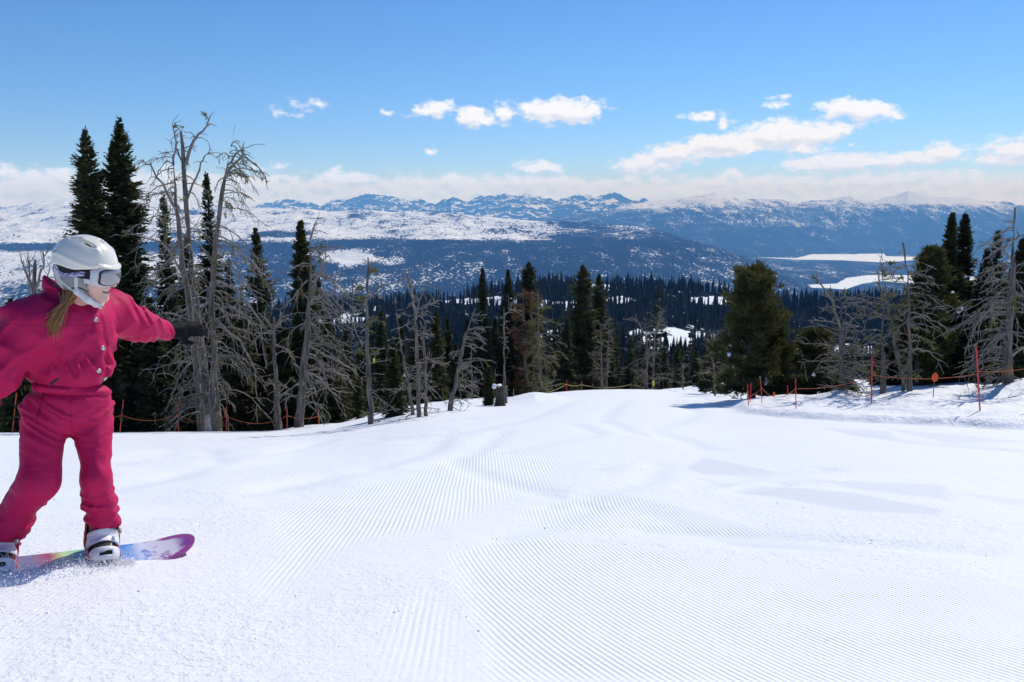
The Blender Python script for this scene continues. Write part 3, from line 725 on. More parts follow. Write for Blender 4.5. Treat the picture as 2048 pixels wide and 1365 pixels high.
def tree_at(name, meshes, loc, label, cat, group, mats, rz=0., sc=(1, 1, 1), lean=(0, 0)):
    e = empty(name, loc); e.rotation_euler = (lean[0], lean[1], rz); e.scale = sc
    tag(e, label, cat, group)
    obj('trunk', meshes[0], mats[0], e); obj('crown', meshes[1], mats[1], e)
    return e
def base_of(u, Y, v=760):
    r = ray(u, v); x = r[0] / r[1] * Y; return x, Y, g1(x, Y)
def tip_h(u, v, Y):
    return PT(u, v, Y).z

HF = 'firs along the edge of the slope'
def hero_fir(u, vt, Y, hw, label, seed, nbr=420, ntw=9, base=None, **kw):
    """fir whose tip shows at (u, vt), standing Y metres ahead; hw = half width of the crown in pixels"""
    if base: Y = float(GP(u, base)[1])
    p = PT(u, vt, Y); z = g1(p.x, Y); h = p.z - z; r = hw / F * Y
    ms = fir_mesh(h, r, seed, nbr, ntw, **kw)
    return tree_at('fir_tree', ms, (p.x, Y, z), label, 'fir tree', HF, (BARKM, FIRM), rz=0)
hero_fir(170, 262, 17.5, 50, 'tall dark fir with two tips just left of the white helmet top', 1, 560, 10, tips=2, taper=-1)
hero_fir(238, 238, 18.0, 56, 'tallest dark spire fir behind the rider, right of the helmet', 2, 620, 10, tips=2, taper=-1)
hero_fir(324, 388, 18.6, 60, 'lower dark fir between the tall spire and the grey snags', 3, 420, 9)
hero_fir(412, 350, 19.5, 70, 'slim dark fir rising behind the cluster of three grey snags', 4, 460, 9)
hero_fir(372, 470, 19.0, 62, 'dark fir half hidden behind the left trunk of the snag cluster', 41, 360, 9)
hero_fir(455, 520, 18.6, 60, 'dark fir hidden behind the right trunk of the snag cluster', 42, 360, 9)
hero_fir(511, 460, 18.2, 70, 'narrow fir right of the snag cluster, behind the broken snag', 5, 460, 9)
hero_fir(601, 445, 17.6, 84, 'dark pointed fir behind the leaning double-topped snag', 6, 540, 10)
hero_fir(655, 640, 17.4, 62, 'short dark fir right of the leaning double-topped snag', 43, 360, 9)
hero_fir(560, 640, 17.2, 60, 'short dark fir between the broken snag and the double-topped snag', 44, 340, 9)
hero_fir(300, 600, 17.2, 66, 'short dark fir under the stretched-out gloved hand', 45, 360, 9)
hero_fir(20, 600, 19.5, 70, 'low dark fir behind the rider at the left edge', 46, 360, 9)
hero_fir(96, 640, 18.5, 60, 'low dark fir hidden behind the back of the pink suit', 47, 300, 8)
hero_fir(786, 690, 20.5, 34, 'small fir standing on the snow between two grey snags', 7, 300, 8, base=832)
hero_fir(716, 760, 18.6, 18, 'knee-high fir sapling poking through the snow left of a snag', 48, 120, 6, base=838)
hero_fir(872, 625, 23.5, 40, 'dark fir behind the forked pale snag', 8, 340, 8)
hero_fir(912, 690, 25.0, 34, 'small dark fir behind the leaning bare snag', 49, 280, 8)
hero_fir(690, 655, 20.0, 46, 'dark fir behind the wispy grey dead sapling', 71, 340, 8)
hero_fir(762, 625, 22.5, 44, 'dark fir between the straight snag and the forked snag, farther back', 72, 340, 8)
hero_fir(832, 655, 24.0, 44, 'dark fir hidden behind the pale forked snag', 73, 340, 8)
hero_fir(935, 640, 26.5, 40, 'dark fir behind the bare comb-like branches of the leaning snag', 74, 340, 8)
hero_fir(990, 640, 28.5, 44, 'low dark fir filling the left foot of the central clump', 75, 340, 8)
hero_fir(1040, 650, 29.5, 50, 'low dark fir filling the middle of the central clump', 76, 340, 8)
hero_fir(965, 538, 27.0, 40, 'pointed fir at the left of the central tree clump', 9, 480, 9)
hero_fir(1016, 540, 27.5, 42, 'dark fir in the central clump behind the stump', 10, 480, 9)
hero_fir(1058, 526, 28.5, 42, 'broad-topped fir, tallest of the central clump', 11, 520, 9, taper=-1)
hero_fir(978, 735, 23.0, 18, 'thin little fir beside the stump with the snow cap', 50, 160, 7, base=812)
hero_fir(1166, 532, 33.0, 36, 'tall narrow fir right of the central clump', 12, 520, 9, taper=-1)
hero_fir(1198, 550, 34.0, 30, 'slimmer fir close behind the tall narrow fir', 13, 420, 9, taper=-1)
hero_fir(1133, 640, 31.5, 36, 'shorter fir at the left foot of the tall narrow fir', 14, 360, 8)
hero_fir(1137, 765, 30.0, 13, 'tiny fir sapling at the far edge of the slope', 51, 90, 6)
hero_fir(1905, 430, 18.5, 64, 'black-green spire fir, left one of the pair at the right', 15, 620, 10, taper=.8)
hero_fir(1931, 430, 18.9, 66, 'black-green spire fir, right one of the pair at the right', 16, 620, 10, taper=.8)
hero_fir(1996, 465, 19.8, 72, 'dark fir behind the big grey snag at the right edge', 17, 460, 9)
hero_fir(2075, 520, 19.0, 80, 'dark fir cut off by the right edge', 18, 400, 9)
hero_fir(1841, 520, 20.5, 40, 'slim dark fir peeping out left of the tall pine', 19, 360, 9)
hero_fir(1960, 620, 17.6, 60, 'low dark fir at the foot of the spire pair', 52, 340, 9)
hero_fir(1770, 690, 19.5, 44, 'low dark fir behind the crossed grey trunks', 53, 300, 8)
for k, (u, v, Y, hw) in enumerate([(1234, 655, 36, 24), (1262, 672, 35.5, 22), (1283, 700, 37, 22), (1330, 700, 36, 24), (1356, 690, 38, 22), (1392, 702, 37, 24), (1420, 688, 36, 24), (1444, 676, 35, 26), (1105, 690, 33, 26), (1086, 700, 30, 22)]):
    lab = ['dark fir in the row behind the crest, left of two pale snags', 'thin fir in the row behind the crest, beside the left pale snag', 'small fir in the row behind the crest, between two pale snags', 'fir in the row behind the crest, right of two pale snags',
           'pointed small fir in front of the snowy meadow', 'dark small fir at the right end of the snowy meadow', 'fir in the row behind the crest, second left of the bushy pine', 'fir in the row behind the crest, next to the bushy pine', 'dark fir just right of the red dead tree', 'low fir at the foot of the lichen-covered tree'][k]
    hero_fir(u, v, Y, hw, lab, 60 + k, 240, 7)

for k, (u, v, Y, hw, lab) in enumerate([(268, 470, 19.4, 56, 'dark fir between the tallest spire and the rider\'s raised sleeve'), (345, 560, 18.0, 52, 'dark fir just above the gloved hand'), (480, 600, 17.6, 54, 'dark fir behind the drooping limbs right of the snag cluster'), (636, 560, 19.2, 50, 'dark fir rising behind the fork of the double-topped snag'),
        (725, 690, 21.5, 40, 'low dark fir left of the straight grey snag'), (800, 640, 25.5, 36, 'slim fir far behind the thin bent snag'), (895, 640, 27.0, 34, 'slim fir far behind the foot of the leaning snag'), (1110, 640, 34.0, 26, 'slim fir between the central clump and the tall narrow fir'), (1180, 640, 32.5, 30, 'low dark fir at the right foot of the tall narrow fir'), (1222, 700, 35.0, 26, 'low fir behind the crossing pale snags'),
        (1880, 540, 17.9, 52, 'dark fir filling the gap between the tall pine and the spire pair'), (1975, 500, 18.4, 56, 'dark fir between the spire pair and the big grey snag'), (2046, 480, 17.4, 62, 'dark fir behind the foot of the big grey snag'), (1800, 660, 18.6, 44, 'dark fir behind the straight pale snag'), (1690, 740, 17.6, 40, 'very low fir behind the branchy snag')]):
    hero_fir(u, v, Y, hw, lab, 500 + k, 380, 9)
def hero_pine(u, vt, Y, hw, label, seed, n=50, lean=0.):
    p = PT(u, vt, Y); r = hw / F * Y; z = g1(p.x, Y); h = p.z - z
    return tree_at('pine_tree', pine_mesh(h, r, seed, n, lean), (p.x, Y, z), label, 'pine tree', 'bushy green pines on the right', (BARKM, PINEM))
hero_pine(1512, 542, 17.6, 72, 'big rounded olive-green pine left of the rope fence', 101, 110)
hero_pine(1546, 640, 17.9, 46, 'lower bushy pine leaning on the right of the big rounded pine', 106, 46)
hero_pine(1636, 672, 18.0, 44, 'small bushy pine between the big pine and the branchy snag', 102, 52)
hero_pine(1866, 500, 17.8, 48, 'tall olive pine left of the dark spire pair', 103, 84)
hero_pine(1846, 600, 17.3, 46, 'bushy pine behind the straight grey snag', 104, 60)
hero_pine(1434, 690, 24.0, 30, 'small pine behind the left side of the big rounded pine', 105, 40)

# ------------------------------------------------------------------ dead trees
def snag(path, rad, Y, label, seed, nbr=40, blen=.9, droop=.5, zr=(.15, 1.), side=None, sub=4, extra=(), lich=0, dY=0., bthick=1., up=.1, name='dead_tree', redn=0, cat='dead tree', tophook=True):
    """path: trunk as pixels (top first), rad: trunk half width in pixels at the foot"""
    rng = np.random.default_rng(seed)
    mid_ = 680 < path[-1][0] < 1011
    if mid_: Y = min(float(GP(*path[-1])[1]), Y + 3)
    P = np.array([PT(u, v, Y) for u, v in path])[::-1]
    foot = P[0].copy(); gz = g1(foot[0], Y); P = np.concatenate([[[foot[0] + (P[0] - P[1])[0] * .05, Y, min(gz, foot[2]) - .3]], P])
    # resample
    s = np.concatenate([[0], np.cumsum(np.linalg.norm(np.diff(P, axis=0), axis=1))]); q = np.linspace(0, s[-1], 22)
    A = np.stack([np.interp(q, s, P[:, i]) for i in range(3)], 1)
    for _ in range(2): A[1:-1] = (A[:-2] + 2 * A[1:-1] + A[2:]) / 4
    A[1:-1] += rng.normal(0, .008, (20, 3)); A[:, 1] += dY * np.linspace(0, 1, 22)
    R0 = .72 * rad / F * Y; w = q / s[-1]
    R = R0 * (.13 + .87 * (1 - w) ** .95) * (1 + .35 * np.exp(-w * 14)); R[-1] *= .35
    root = empty(name, (A[0][0], Y, gz)); o = np.array([A[0][0], Y, gz])
    tag(root, label, cat, 'grey dead trees beside the slope')
    mt = MB(); mt.tube(A - o, R, 12)
    me_t = mt.mesh('trunk'); n = len(me_t.vertices); co = np.empty(n * 3, np.float32); me_t.vertices.foreach_get('co', co); co = co.reshape(-1, 3)
    jit = (vn3(co[:, 0] * 9, co[:, 1] * 9, co[:, 2] * 1.2, seed) - .5) * R0 * .55; nv = co.copy(); ctr = np.stack([np.interp(co[:, 2], (A - o)[:, 2], (A - o)[:, i]) for i in (0, 1)], 1) if (np.diff((A - o)[:, 2]) > 0).all() else co[:, :2]
    d = co[:, :2] - ctr; dl = np.linalg.norm(d, axis=1)[:, None] + 1e-6; nv[:, :2] += d / dl * jit[:, None]
    me_t.vertices.foreach_set('co', nv.ravel()); me_t.update()
    obj('trunk', me_t, SNAGM, root)
    mb = MB(); tufts = []
    def branch(p, d, L, r, lvl):
        m = 8; pts = [p]; dd = d.copy()
        for k in range(m - 1):
            dd = dd + rng.normal(0, .13, 3) + np.array([0, 0, -droop * (.10 + .09 * k) * (1 if k < 5 else -.35) + (up if k == 0 else 0)]); dd /= np.linalg.norm(dd)
            pts.append(pts[-1] + dd * L / (m - 1))
        pts = np.array(pts); rr = r * np.linspace(1, .28, m); mb.tube(pts - o, np.maximum(rr, .0045), 5 if lvl == 0 else 4, False)
        if lvl == 0:
            for k in range(rng.integers(sub, sub + 4)):
                i = rng.integers(2, m - 1); t = pts[i] - pts[i - 1]; t /= np.linalg.norm(t)
                e = t * .8 + rng.normal(0, .55, 3); e /= np.linalg.norm(e)
                branch(pts[i], e, L * rng.uniform(.15, .42), r * .42, 1)
        if lvl <= 1 and rng.uniform() < lich * (.4 if lich < .3 else 1):
            for k in range(5): tufts.append(pts[rng.integers(1, m)] + rng.normal(0, .01, 3))
        if redn and rng.uniform() < redn:
            for k in range(9): tufts.append(pts[rng.integers(1, m)] + rng.normal(0, .02, 3))
    for i in range(int(nbr * (1.35 if Y < 16.5 and not mid_ else .8))):
        w_ = rng.uniform(*zr); p = np.array([np.interp(w_, w, A[:, j]) for j in range(3)])
        a = rng.uniform(0, 2 * math.pi) if side is None or rng.uniform() < .3 else rng.normal(side, .6)
        el = rng.normal(.05 + .5 * max(0, w_ - .75) * 4 * .5, .22)
        L = blen * (1 if Y < 16.5 and not mid_ else .66) * Y / 17 * rng.uniform(.25, 1.1) * np.interp(w_, [0, .3, .75, 1], [.7, 1.0, .8, .35])
        branch(p, np.array([math.cos(a) * math.cos(el), math.sin(a) * math.cos(el), math.sin(el)]), L, bthick * R0 * rng.uniform(.09, .23) * np.interp(w_, [0, 1], [1.1, .75]), 0)
    for (pix, r) in extra:                       # named limbs that show clearly, drawn as pixel paths
        E = np.array([PT(u, v, Y + rng.normal(0, .05)) for u, v in pix]); ss = np.linspace(0, len(E) - 1, 10)
        E = np.stack([np.interp(ss, np.arange(len(E)), E[:, j]) for j in range(3)], 1); E[1:-1] += rng.normal(0, .012, (8, 3))
        mb.tube(E - o, .58 * r / F * Y * np.linspace(1, .3, 10), 6)
        for k in range(9):
            i = rng.integers(2, 10); t = E[i] - E[i - 1]; t /= np.linalg.norm(t) + 1e-9; e = t * .8 + rng.normal(0, .5, 3); e /= np.linalg.norm(e)
            branch(E[i], e, rng.uniform(.12, .35) * Y / 17, r * .22 / F * Y, 1)
    cr = obj('crown', mb.mesh('crown'), SNAGB, root)
    if tufts:
        tp = np.repeat(np.array(tufts), 7, 0); dd = rng.normal(size=tp.shape); dd[:, 2] -= .4; dd /= np.linalg.norm(dd, axis=1)[:, None]
        V, T = diamonds(tp - o, dd, rng.uniform(.03, .09, len(tp)) * (1.6 if redn else 1), np.full(len(tp), .009), rng)
        f = obj('needle_tuft' if redn else 'lichen', fast_mesh('tuft', V, T, False), REDM if redn else LICHM, cr); f['kind'] = 'stuff'
    return root
Y1 = 15.6
snag([(343, 285), (347, 330), (352, 420), (368, 540), (384, 640), (394, 740), (404, 862)], 13, Y1, 'left trunk of the three tall grey snags by the gloved hand', 201, 46, 1.55, .75, (.12, .98), math.pi * .9, 5, [([(352, 420), (325, 370), (300, 330), (285, 318)], 5), ([(380, 640), (330, 625), (290, 640), (262, 690)], 4), ([(372, 560), (330, 490), (270, 470), (235, 470)], 4), ([(347, 330), (352, 280), (346, 258)], 4)], .10)
snag([(362, 262), (366, 330), (374, 420), (388, 560), (398, 680), (412, 780), (420, 850)], 15, Y1 + .5, 'dark middle trunk of the three tall grey snags', 202, 36, 1.4, .8, (.15, .95), None, 5, [([(372, 330), (385, 285), (405, 262), (417, 243)], 6), ([(366, 330), (352, 290), (346, 260)], 4), ([(374, 400), (400, 330), (420, 300)], 4)], .10)
snag([(470, 250), (462, 300), (446, 370), (432, 470), (428, 560), (424, 650), (430, 760), (434, 864)], 13, Y1 - .3, 'right pale trunk of the three tall grey snags', 203, 64, 1.6, .85, (.12, .95), -.25, 5, [([(448, 365), (462, 330), (490, 312), (530, 352)], 6), ([(455, 330), (480, 300), (497, 295)], 4), ([(432, 480), (470, 490), (520, 540), (545, 600)], 5), ([(428, 560), (480, 580), (520, 640), (530, 720)], 5), ([(426, 640), (480, 680), (510, 740), (515, 800)], 5)], .12)
snag([(70, 520), (68, 570), (66, 620), (64, 700)], 12, 17.0, 'small broom-topped snag behind the rider at the left', 204, 12, .5, -.6, (.6, 1), None, 3, [([(68, 590), (50, 545), (42, 515)], 5), ([(70, 580), (84, 540), (92, 508)], 5), ([(70, 600), (92, 570), (100, 535)], 4), ([(66, 590), (58, 540), (56, 520)], 4)], bthick=.8, up=.5)
snag([(548, 634), (548, 690), (552, 760), (556, 866)], 13, 15.4, 'short broken snag with a splintered top beside the rope fence', 205, 10, .65, .4, (.4, 1), None, 3, [([(550, 655), (560, 640), (568, 632)], 8), ([(549, 665), (530, 640), (522, 630)], 4), ([(551, 690), (575, 700), (590, 730)], 4), ([(549, 665), (525, 665), (505, 690)], 5)], .10)
snag([(620, 480), (622, 530), (618, 600), (616, 660), (605, 760), (597, 864)], 14, 15.2, 'leaning double-topped snag with drooping bare limbs', 206, 52, 1.45, .65, (.2, .97), -.15, 5, [([(622, 610), (632, 560), (645, 528), (652, 515)], 7), ([(620, 480), (628, 455), (634, 440)], 4), ([(622, 600), (660, 590), (700, 640), (720, 680)], 5), ([(615, 690), (670, 720), (705, 740), (712, 742)], 5), ([(616, 560), (590, 590), (560, 620)], 4)], .06)
snag([(736, 515), (735, 580), (734, 660), (737, 760), (743, 848)], 9, 17.4, 'straight grey snag with short side branches above the snow', 207, 46, .95, .35, (.12, .97), None, 4, [([(735, 600), (752, 580), (768, 568)], 3)], .10)
snag([(812, 545), (822, 570), (832, 640), (834, 720), (838, 834)], 8, 19.0, 'pale forked snag with a crooked bare top', 208, 42, .95, .3, (.15, .98), None, 4, [([(832, 640), (824, 590), (818, 545)], 4), ([(834, 620), (845, 590), (848, 570)], 3), ([(834, 620), (860, 610), (880, 600)], 3)])
snag([(846, 600), (848, 680), (850, 760), (852, 832)], 7, 19.2, 'thinner brown snag touching the right side of the pale forked one', 209, 30, .85, .2, (.15, .98), None, 4)
snag([(788, 598), (798, 660), (806, 720), (816, 760), (826, 830)], 5, 19.6, 'thin bent snag left of the pale forked one', 210, 22, .8, .2, (.3, .98), None, 3)
snag([(950, 618), (938, 650), (925, 700), (912, 760), (899, 822)], 8, 21.5, 'bare snag leaning to the right with comb-like branches', 211, 50, 1.1, .35, (.15, .98), -.1, 4)
snag([(1008, 612), (1008, 680), (1008, 740), (1010, 808)], 6, 23.6, 'straight pale snag growing out of the thick stump', 212, 20, .6, .2, (.2, .98), None, 2, [([(1008, 632), (1018, 622), (1026, 618)], 3)])
snag([(706, 560), (704, 640), (700, 720), (702, 800)], 4, 19.0, 'wispy grey dead sapling left of the straight snag', 213, 34, .85, .5, (.1, .98), None, 4)
snag([(942, 690), (943, 740), (944, 800)], 3, 22.8, 'thin dead sapling between the leaning snag and the stump', 214, 18, .5, .3, (.2, .98), None, 3)
snag([(1046, 576), (1048, 650), (1050, 720), (1054, 786)], 5, 26.8, 'dead fir with rusty red needles in the central clump', 215, 60, .9, .2, (.12, .95), None, 4, redn=.45)
snag([(1076, 580), (1076, 650), (1080, 720), (1082, 786)], 5, 26.4, 'lichen-hung dead tree at the right of the central clump', 216, 80, 1.0, .4, (.1, .95), None, 4, lich=.4)
snag([(1062, 600), (1064, 690), (1070, 786)], 4, 26.9, 'thin lichen-green stem inside the central clump', 217, 40, .8, .3, (.1, .95), None, 4, lich=.5)
snag([(1200, 636), (1202, 690), (1204, 776)], 4, 31.5, 'pale thin snag at the right foot of the tall narrow fir', 218, 22, .8, .2, (.2, .98), None, 3)
snag([(1218, 632), (1216, 700), (1212, 776)], 4, 31.9, 'pale thin snag crossing its neighbour by the tall narrow fir', 219, 20, .8, .2, (.2, .98), None, 3)
snag([(1288, 636), (1294, 690), (1292, 777)], 4, 33.0, 'left one of two pale snags before the snowy meadow', 220, 46, 1.0, .2, (.15, .98), None, 4, [([(1293, 680), (1280, 650), (1270, 640)], 3)], .1)
snag([(1316, 624), (1308, 690), (1306, 777)], 4, 33.2, 'right one of two pale snags before the snowy meadow', 221, 46, 1.0, .2, (.15, .98), None, 4, [([(1310, 670), (1318, 640), (1324, 620)], 3)], .1)
snag([(1366, 726), (1366, 778)], 2.5, 32.0, 'little dead sapling on the far crest below the meadow', 222, 16, .5, .2, (.2, .98), None, 3)
snag([(1682, 590), (1684, 660), (1680, 720), (1685, 785)], 9, 15.6, 'very branchy grey snag in the middle of the right bank', 223, 60, 1.0, .25, (.12, .98), None, 5, [([(1684, 660), (1664, 600), (1640, 565), (1628, 555)], 5), ([(1686, 690), (1700, 640), (1720, 632)], 3), ([(1680, 650), (1640, 640), (1615, 642)], 3)], .12)
snag([(1764, 530), (1768, 600), (1764, 680), (1766, 790)], 8, 15.4, 'left of the crossed grey trunks on the right bank', 224, 26, .8, .2, (.25, .98), None, 4, [([(1766, 600), (1756, 550), (1763, 515)], 4)], .15)
snag([(1770, 562), (1778, 620), (1790, 690), (1802, 740), (1810, 786)], 7, 15.2, 'slanting trunk leaning against the crossed grey trunks', 225, 16, .6, .2, (.3, .98), None, 3, (), .2)
snag([(1806, 486), (1816, 540), (1818, 620), (1818, 700), (1821, 786)], 9, 15.2, 'tall straight pale snag right of the crossed trunks', 226, 30, 1.0, .45, (.2, .98), None, 4, [([(1819, 640), (1850, 632), (1880, 650)], 4), ([(1818, 530), (1790, 540), (1778, 560)], 3), ([(1820, 700), (1850, 700), (1876, 720)], 4)], .12)
snag([(2030, 415), (2026, 500), (2022, 600), (2016, 700), (2016, 772)], 17, 14.6, 'big grey snag with arching bare limbs at the right edge', 227, 56, 1.3, .75, (.1, .97), math.pi, 5, [([(2024, 520), (1990, 490), (1955, 485)], 4), ([(2024, 600), (1985, 610), (1950, 650), (1935, 690)], 5), ([(2020, 660), (1985, 690), (1955, 730)], 5), ([(2026, 480), (2045, 470), (2070, 500)], 4)], .05)
snag([(1424, 660), (1426, 720), (1430, 790)], 3.5, 22.0, 'twiggy dead sapling left of the big rounded pine', 228, 40, .8, .2, (.15, .98), None, 4)

# stump with a snow cap, snow-crusted stub by the snag cluster
def stump(u0, u1, vt, vb, Y, label, mat, seed, cap=True, nm='tree_stump'):
    if 680 < u0 < 1011: Y = float(GP((u0 + u1) / 2, vb)[1]) - .1
    a = PT((u0 + u1) / 2, vb, Y); t = PT((u0 + u1) / 2, vt, Y); r = (u1 - u0) / 2 / F * Y; z = g1(a.x, Y)
    root = empty(nm, (a.x, Y, z)); tag(root, label, 'tree stump')
    rng = np.random.default_rng(seed); n = 14; th = np.arange(n) * 2 * math.pi / n; V = []; h = t.z - z
    lv = np.array([-.3, 0, .1, .35, .7, .95, 1.0]); rr = np.array([1.2, 1.12, .95, .82, .80, .74, .4])
    for l, q in zip(lv, rr):
        w = r * q * (1 + .14 * np.sin(3 * th + seed) + .1 * rng.normal(size=n)); V.append(np.stack([w * np.cos(th), w * np.sin(th), l * h + (0 if l < .9 else 1) * .06 * rng.normal(size=n) * h], 1))
    V = np.concatenate(V + [np.array([[0, 0, h * .93]])]); m = len(lv); i = np.arange(m - 1)[:, None] * n; j = np.arange(n)[None]; j2 = (j + 1) % n
    Q = np.stack([i + j, i + j2, i + n + j2, i + n + j], -1).reshape(-1, 4); jj = np.arange(n); T = np.stack([(m - 1) * n + jj, (m - 1) * n + (jj + 1) % n, np.full(n, m * n)], 1)
    mb = MB(); mb.add(V, T, Q); obj('stump_wood', mb.mesh('stump_wood'), mat, root)
    if cap:
        mb = MB(); blob(mb, (-.6 * r, 0, h * .97), (r * .75, r * .7, .05), seed); obj('snow_cap', mb.mesh('snow_cap'), CLUMPM, root)
def blob(mb, c, rad, seed, n=12, m=8):
    th = np.linspace(0, 2 * math.pi, n, endpoint=False); ph = np.linspace(-math.pi / 2, math.pi / 2, m)
    A, B = np.meshgrid(th, ph); x = np.cos(A) * np.cos(B); y = np.sin(A) * np.cos(B); z = np.sin(B)
    k = 1 + 1.1 * (vn3(x * 1.7 + seed, y * 1.7, z * 1.7, seed) - .5) + .7 * (vn3(x * 4 + seed, y * 4, z * 4, seed + 1) - .5)
    V = np.stack([x * rad[0] * k + c[0], y * rad[1] * k + c[1], z * rad[2] * k + c[2]], -1).reshape(-1, 3)
    i = np.arange(m - 1)[:, None] * n; j = np.arange(n)[None]; j2 = (j + 1) % n
    mb.add(V, None, np.stack([i + j, i + j2, i + n + j2, i + n + j], -1).reshape(-1, 4))
stump(989, 1011, 772, 812, 23.4, 'thick broken stump with a cap of snow on its left shoulder', BARKM, 3)
stump(411, 425, 826, 864, 15.2, 'short snow-crusted stub between the trunks of the snag cluster', simple('snow_crusted_bark', (.42, .42, .44), .8, .7, 30, .2, bump=.02), 5, False)
for k, (u, v, Y, w, h, lab) in enumerate([(1458, 709, 17.2, 6, 6, 'small lump of snow lodged on the left side of the big pine'), (1532, 762, 17.0, 6, 11, 'long lump of snow hanging low on the right of the big pine'), (1520, 756, 17.0, 3, 4, 'tiny lump of snow beside the long one low on the big pine'),
        (1917, 619, 17.4, 9, 11, 'lump of snow lodged in the dark spire pair'), (811, 750, 19.1, 8, 5, 'lump of snow on a bent branch near the pale forked snag'), (1905, 585, 17.3, 4, 3, 'thin crust of snow left of the lump in the spire pair'), (1627, 750, 17.2, 5, 4, 'small crust of snow on the small bushy pine'), (640, 642, 15.3, 9, 3, 'crust of snow on a limb of the double-topped snag')]):
    c = PT(u, v, Y); mb = MB(); blob(mb, (0, 0, 0), (.7 * w / F * Y, w / F * Y * .5, .7 * h / F * Y), 30 + k)
    tag(obj('snow_lump', mb.mesh('snow_lump'), CLUMPM, None, c), lab, 'snow lump', 'lumps of snow lodged in the trees')

# ------------------------------------------------------------------ the wood below: 260 single firs, the rest as one mass
rng = np.random.default_rng(77)
LOD = [fir_mesh(1.0 * 9, 1.0 + .2 * (k % 3), 300 + k, 110, 4, twl=2.0, taper=.7) for k in range(5)]
cand = []
N_ = 26000
yy = 62 * (900 / 62) ** rng.uniform(0, 1, N_); yy = np.sqrt(rng.uniform(62 ** 2, 900 ** 2, N_)); tt_ = rng.uniform(-.95, .95, N_)
yy[:2600] = np.sqrt(rng.uniform(62 ** 2, 330 ** 2, 2600)); yy[2600:3400] = np.sqrt(rng.uniform(60 ** 2, 140 ** 2, 800))
xx = tt_ * yy; mm = meadow(xx, yy); keep = rng.uniform(size=N_) > mm * 1.15
keep &= ~((vn2(xx / 22, yy / 40, 91) > .80) & (yy > 250))
xx, yy = xx[keep], yy[keep]; zz = G(xx, yy); hh = np.clip(rng.normal(9.2, 3.3, len(xx)), 3.5, 18) * np.where(yy < 130, .85, 1)
u = 1024 + xx / yy * F; inview = (u > -30) & (u < 2080)
sizes = hh / yy * np.where(inview & (u > 560), 1, .01); order = np.argsort(-sizes); single = np.zeros(len(xx), bool)
# a fir whose top stays below the crest of the slope is not in the picture
vt = 682.5 + F * np.tan(np.arctan((CAMZ - zz - hh) / yy) - PITCH)
crest_v = np.interp((u - 1024) / F, _tt, _vv)
cnt = 0
for i in order:
    if cnt >= 260: break
    if inview[i] and u[i] > 600 and vt[i] < crest_v[i] - 14 and not (1890 < u[i] < 2048): single[i] = True; cnt += 1
def wood_label(uu, grp=False):
    where = ['between the snags left of the central clump', 'behind the central clump with the red dead tree', 'behind the tall narrow fir right of the central clump', 'in front of and around the snowy meadow', 'behind the big rounded pine', 'behind the branchy snag and the crossed trunks', 'behind the trees at the far right'][int(np.searchsorted([950, 1100, 1230, 1430, 1600, 1790], uu))]
    return ('firs of the wood below, ' if grp else 'dark fir in the wood, ') + where
for c_, i in enumerate(np.nonzero(single)[0]):
    ms = LOD[c_ % 5]; s = hh[i] / 9; w = s * rng.uniform(.75, 1.2)
    tree_at('forest_fir', ms, (xx[i], yy[i], zz[i] - .2), wood_label(u[i]), 'fir tree', wood_label(u[i], True), (BARKM, LOWFIR), rng.uniform(0, 6.28), (w, w, s))
# the mass of the wood: five-sided ragged cones in three tiers, joined
rest = np.nonzero(~single & (np.abs(xx / yy) < .92))[0]
mb_n = len(rest); tiers = 3; sides = 6
th = np.arange(sides) * 2 * math.pi / sides
Vs, Ts = [], []
ang = rng.uniform(0, 6.28, mb_n)
off = 0
for k in range(tiers):
    zb = [.06, .34, .62][k]; zt = [.62, .84, 1.0][k]; rb = [.125, .095, .062][k]
    jit = rng.uniform(.55, 1.25, (mb_n, sides)); jz = rng.normal(0, .035, (mb_n, sides))
    hh_ = hh[rest][:, None]; cx = xx[rest][:, None]; cy = yy[rest][:, None]; cz = zz[rest][:, None]
    x = cx + np.cos(th[None] + ang[:, None]) * rb * hh_ * jit; y = cy + np.sin(th[None] + ang[:, None]) * rb * hh_ * jit; z = cz + (zb + jz) * hh_
    ring = np.stack([x, y, z], -1); apex = np.stack([cx[:, 0], cy[:, 0], cz[:, 0] + zt * hh_[:, 0]], -1)[:, None]
    Vs.append(np.concatenate([ring, apex], 1).reshape(-1, 3))
    b = (np.arange(mb_n) * (sides + 1))[:, None] + off; j = np.arange(sides)[None]
    Ts.append(np.stack([b + j, b + (j + 1) % sides, b + sides + 0 * j], -1).reshape(-1, 3)); off += mb_n * (sides + 1)
tag(obj('distant_wood', fast_mesh('distant_wood', np.concatenate(Vs), np.concatenate(Ts), False), LOWFIR), 'dense dark conifer wood covering the hillside below', 'wood', kind='stuff')

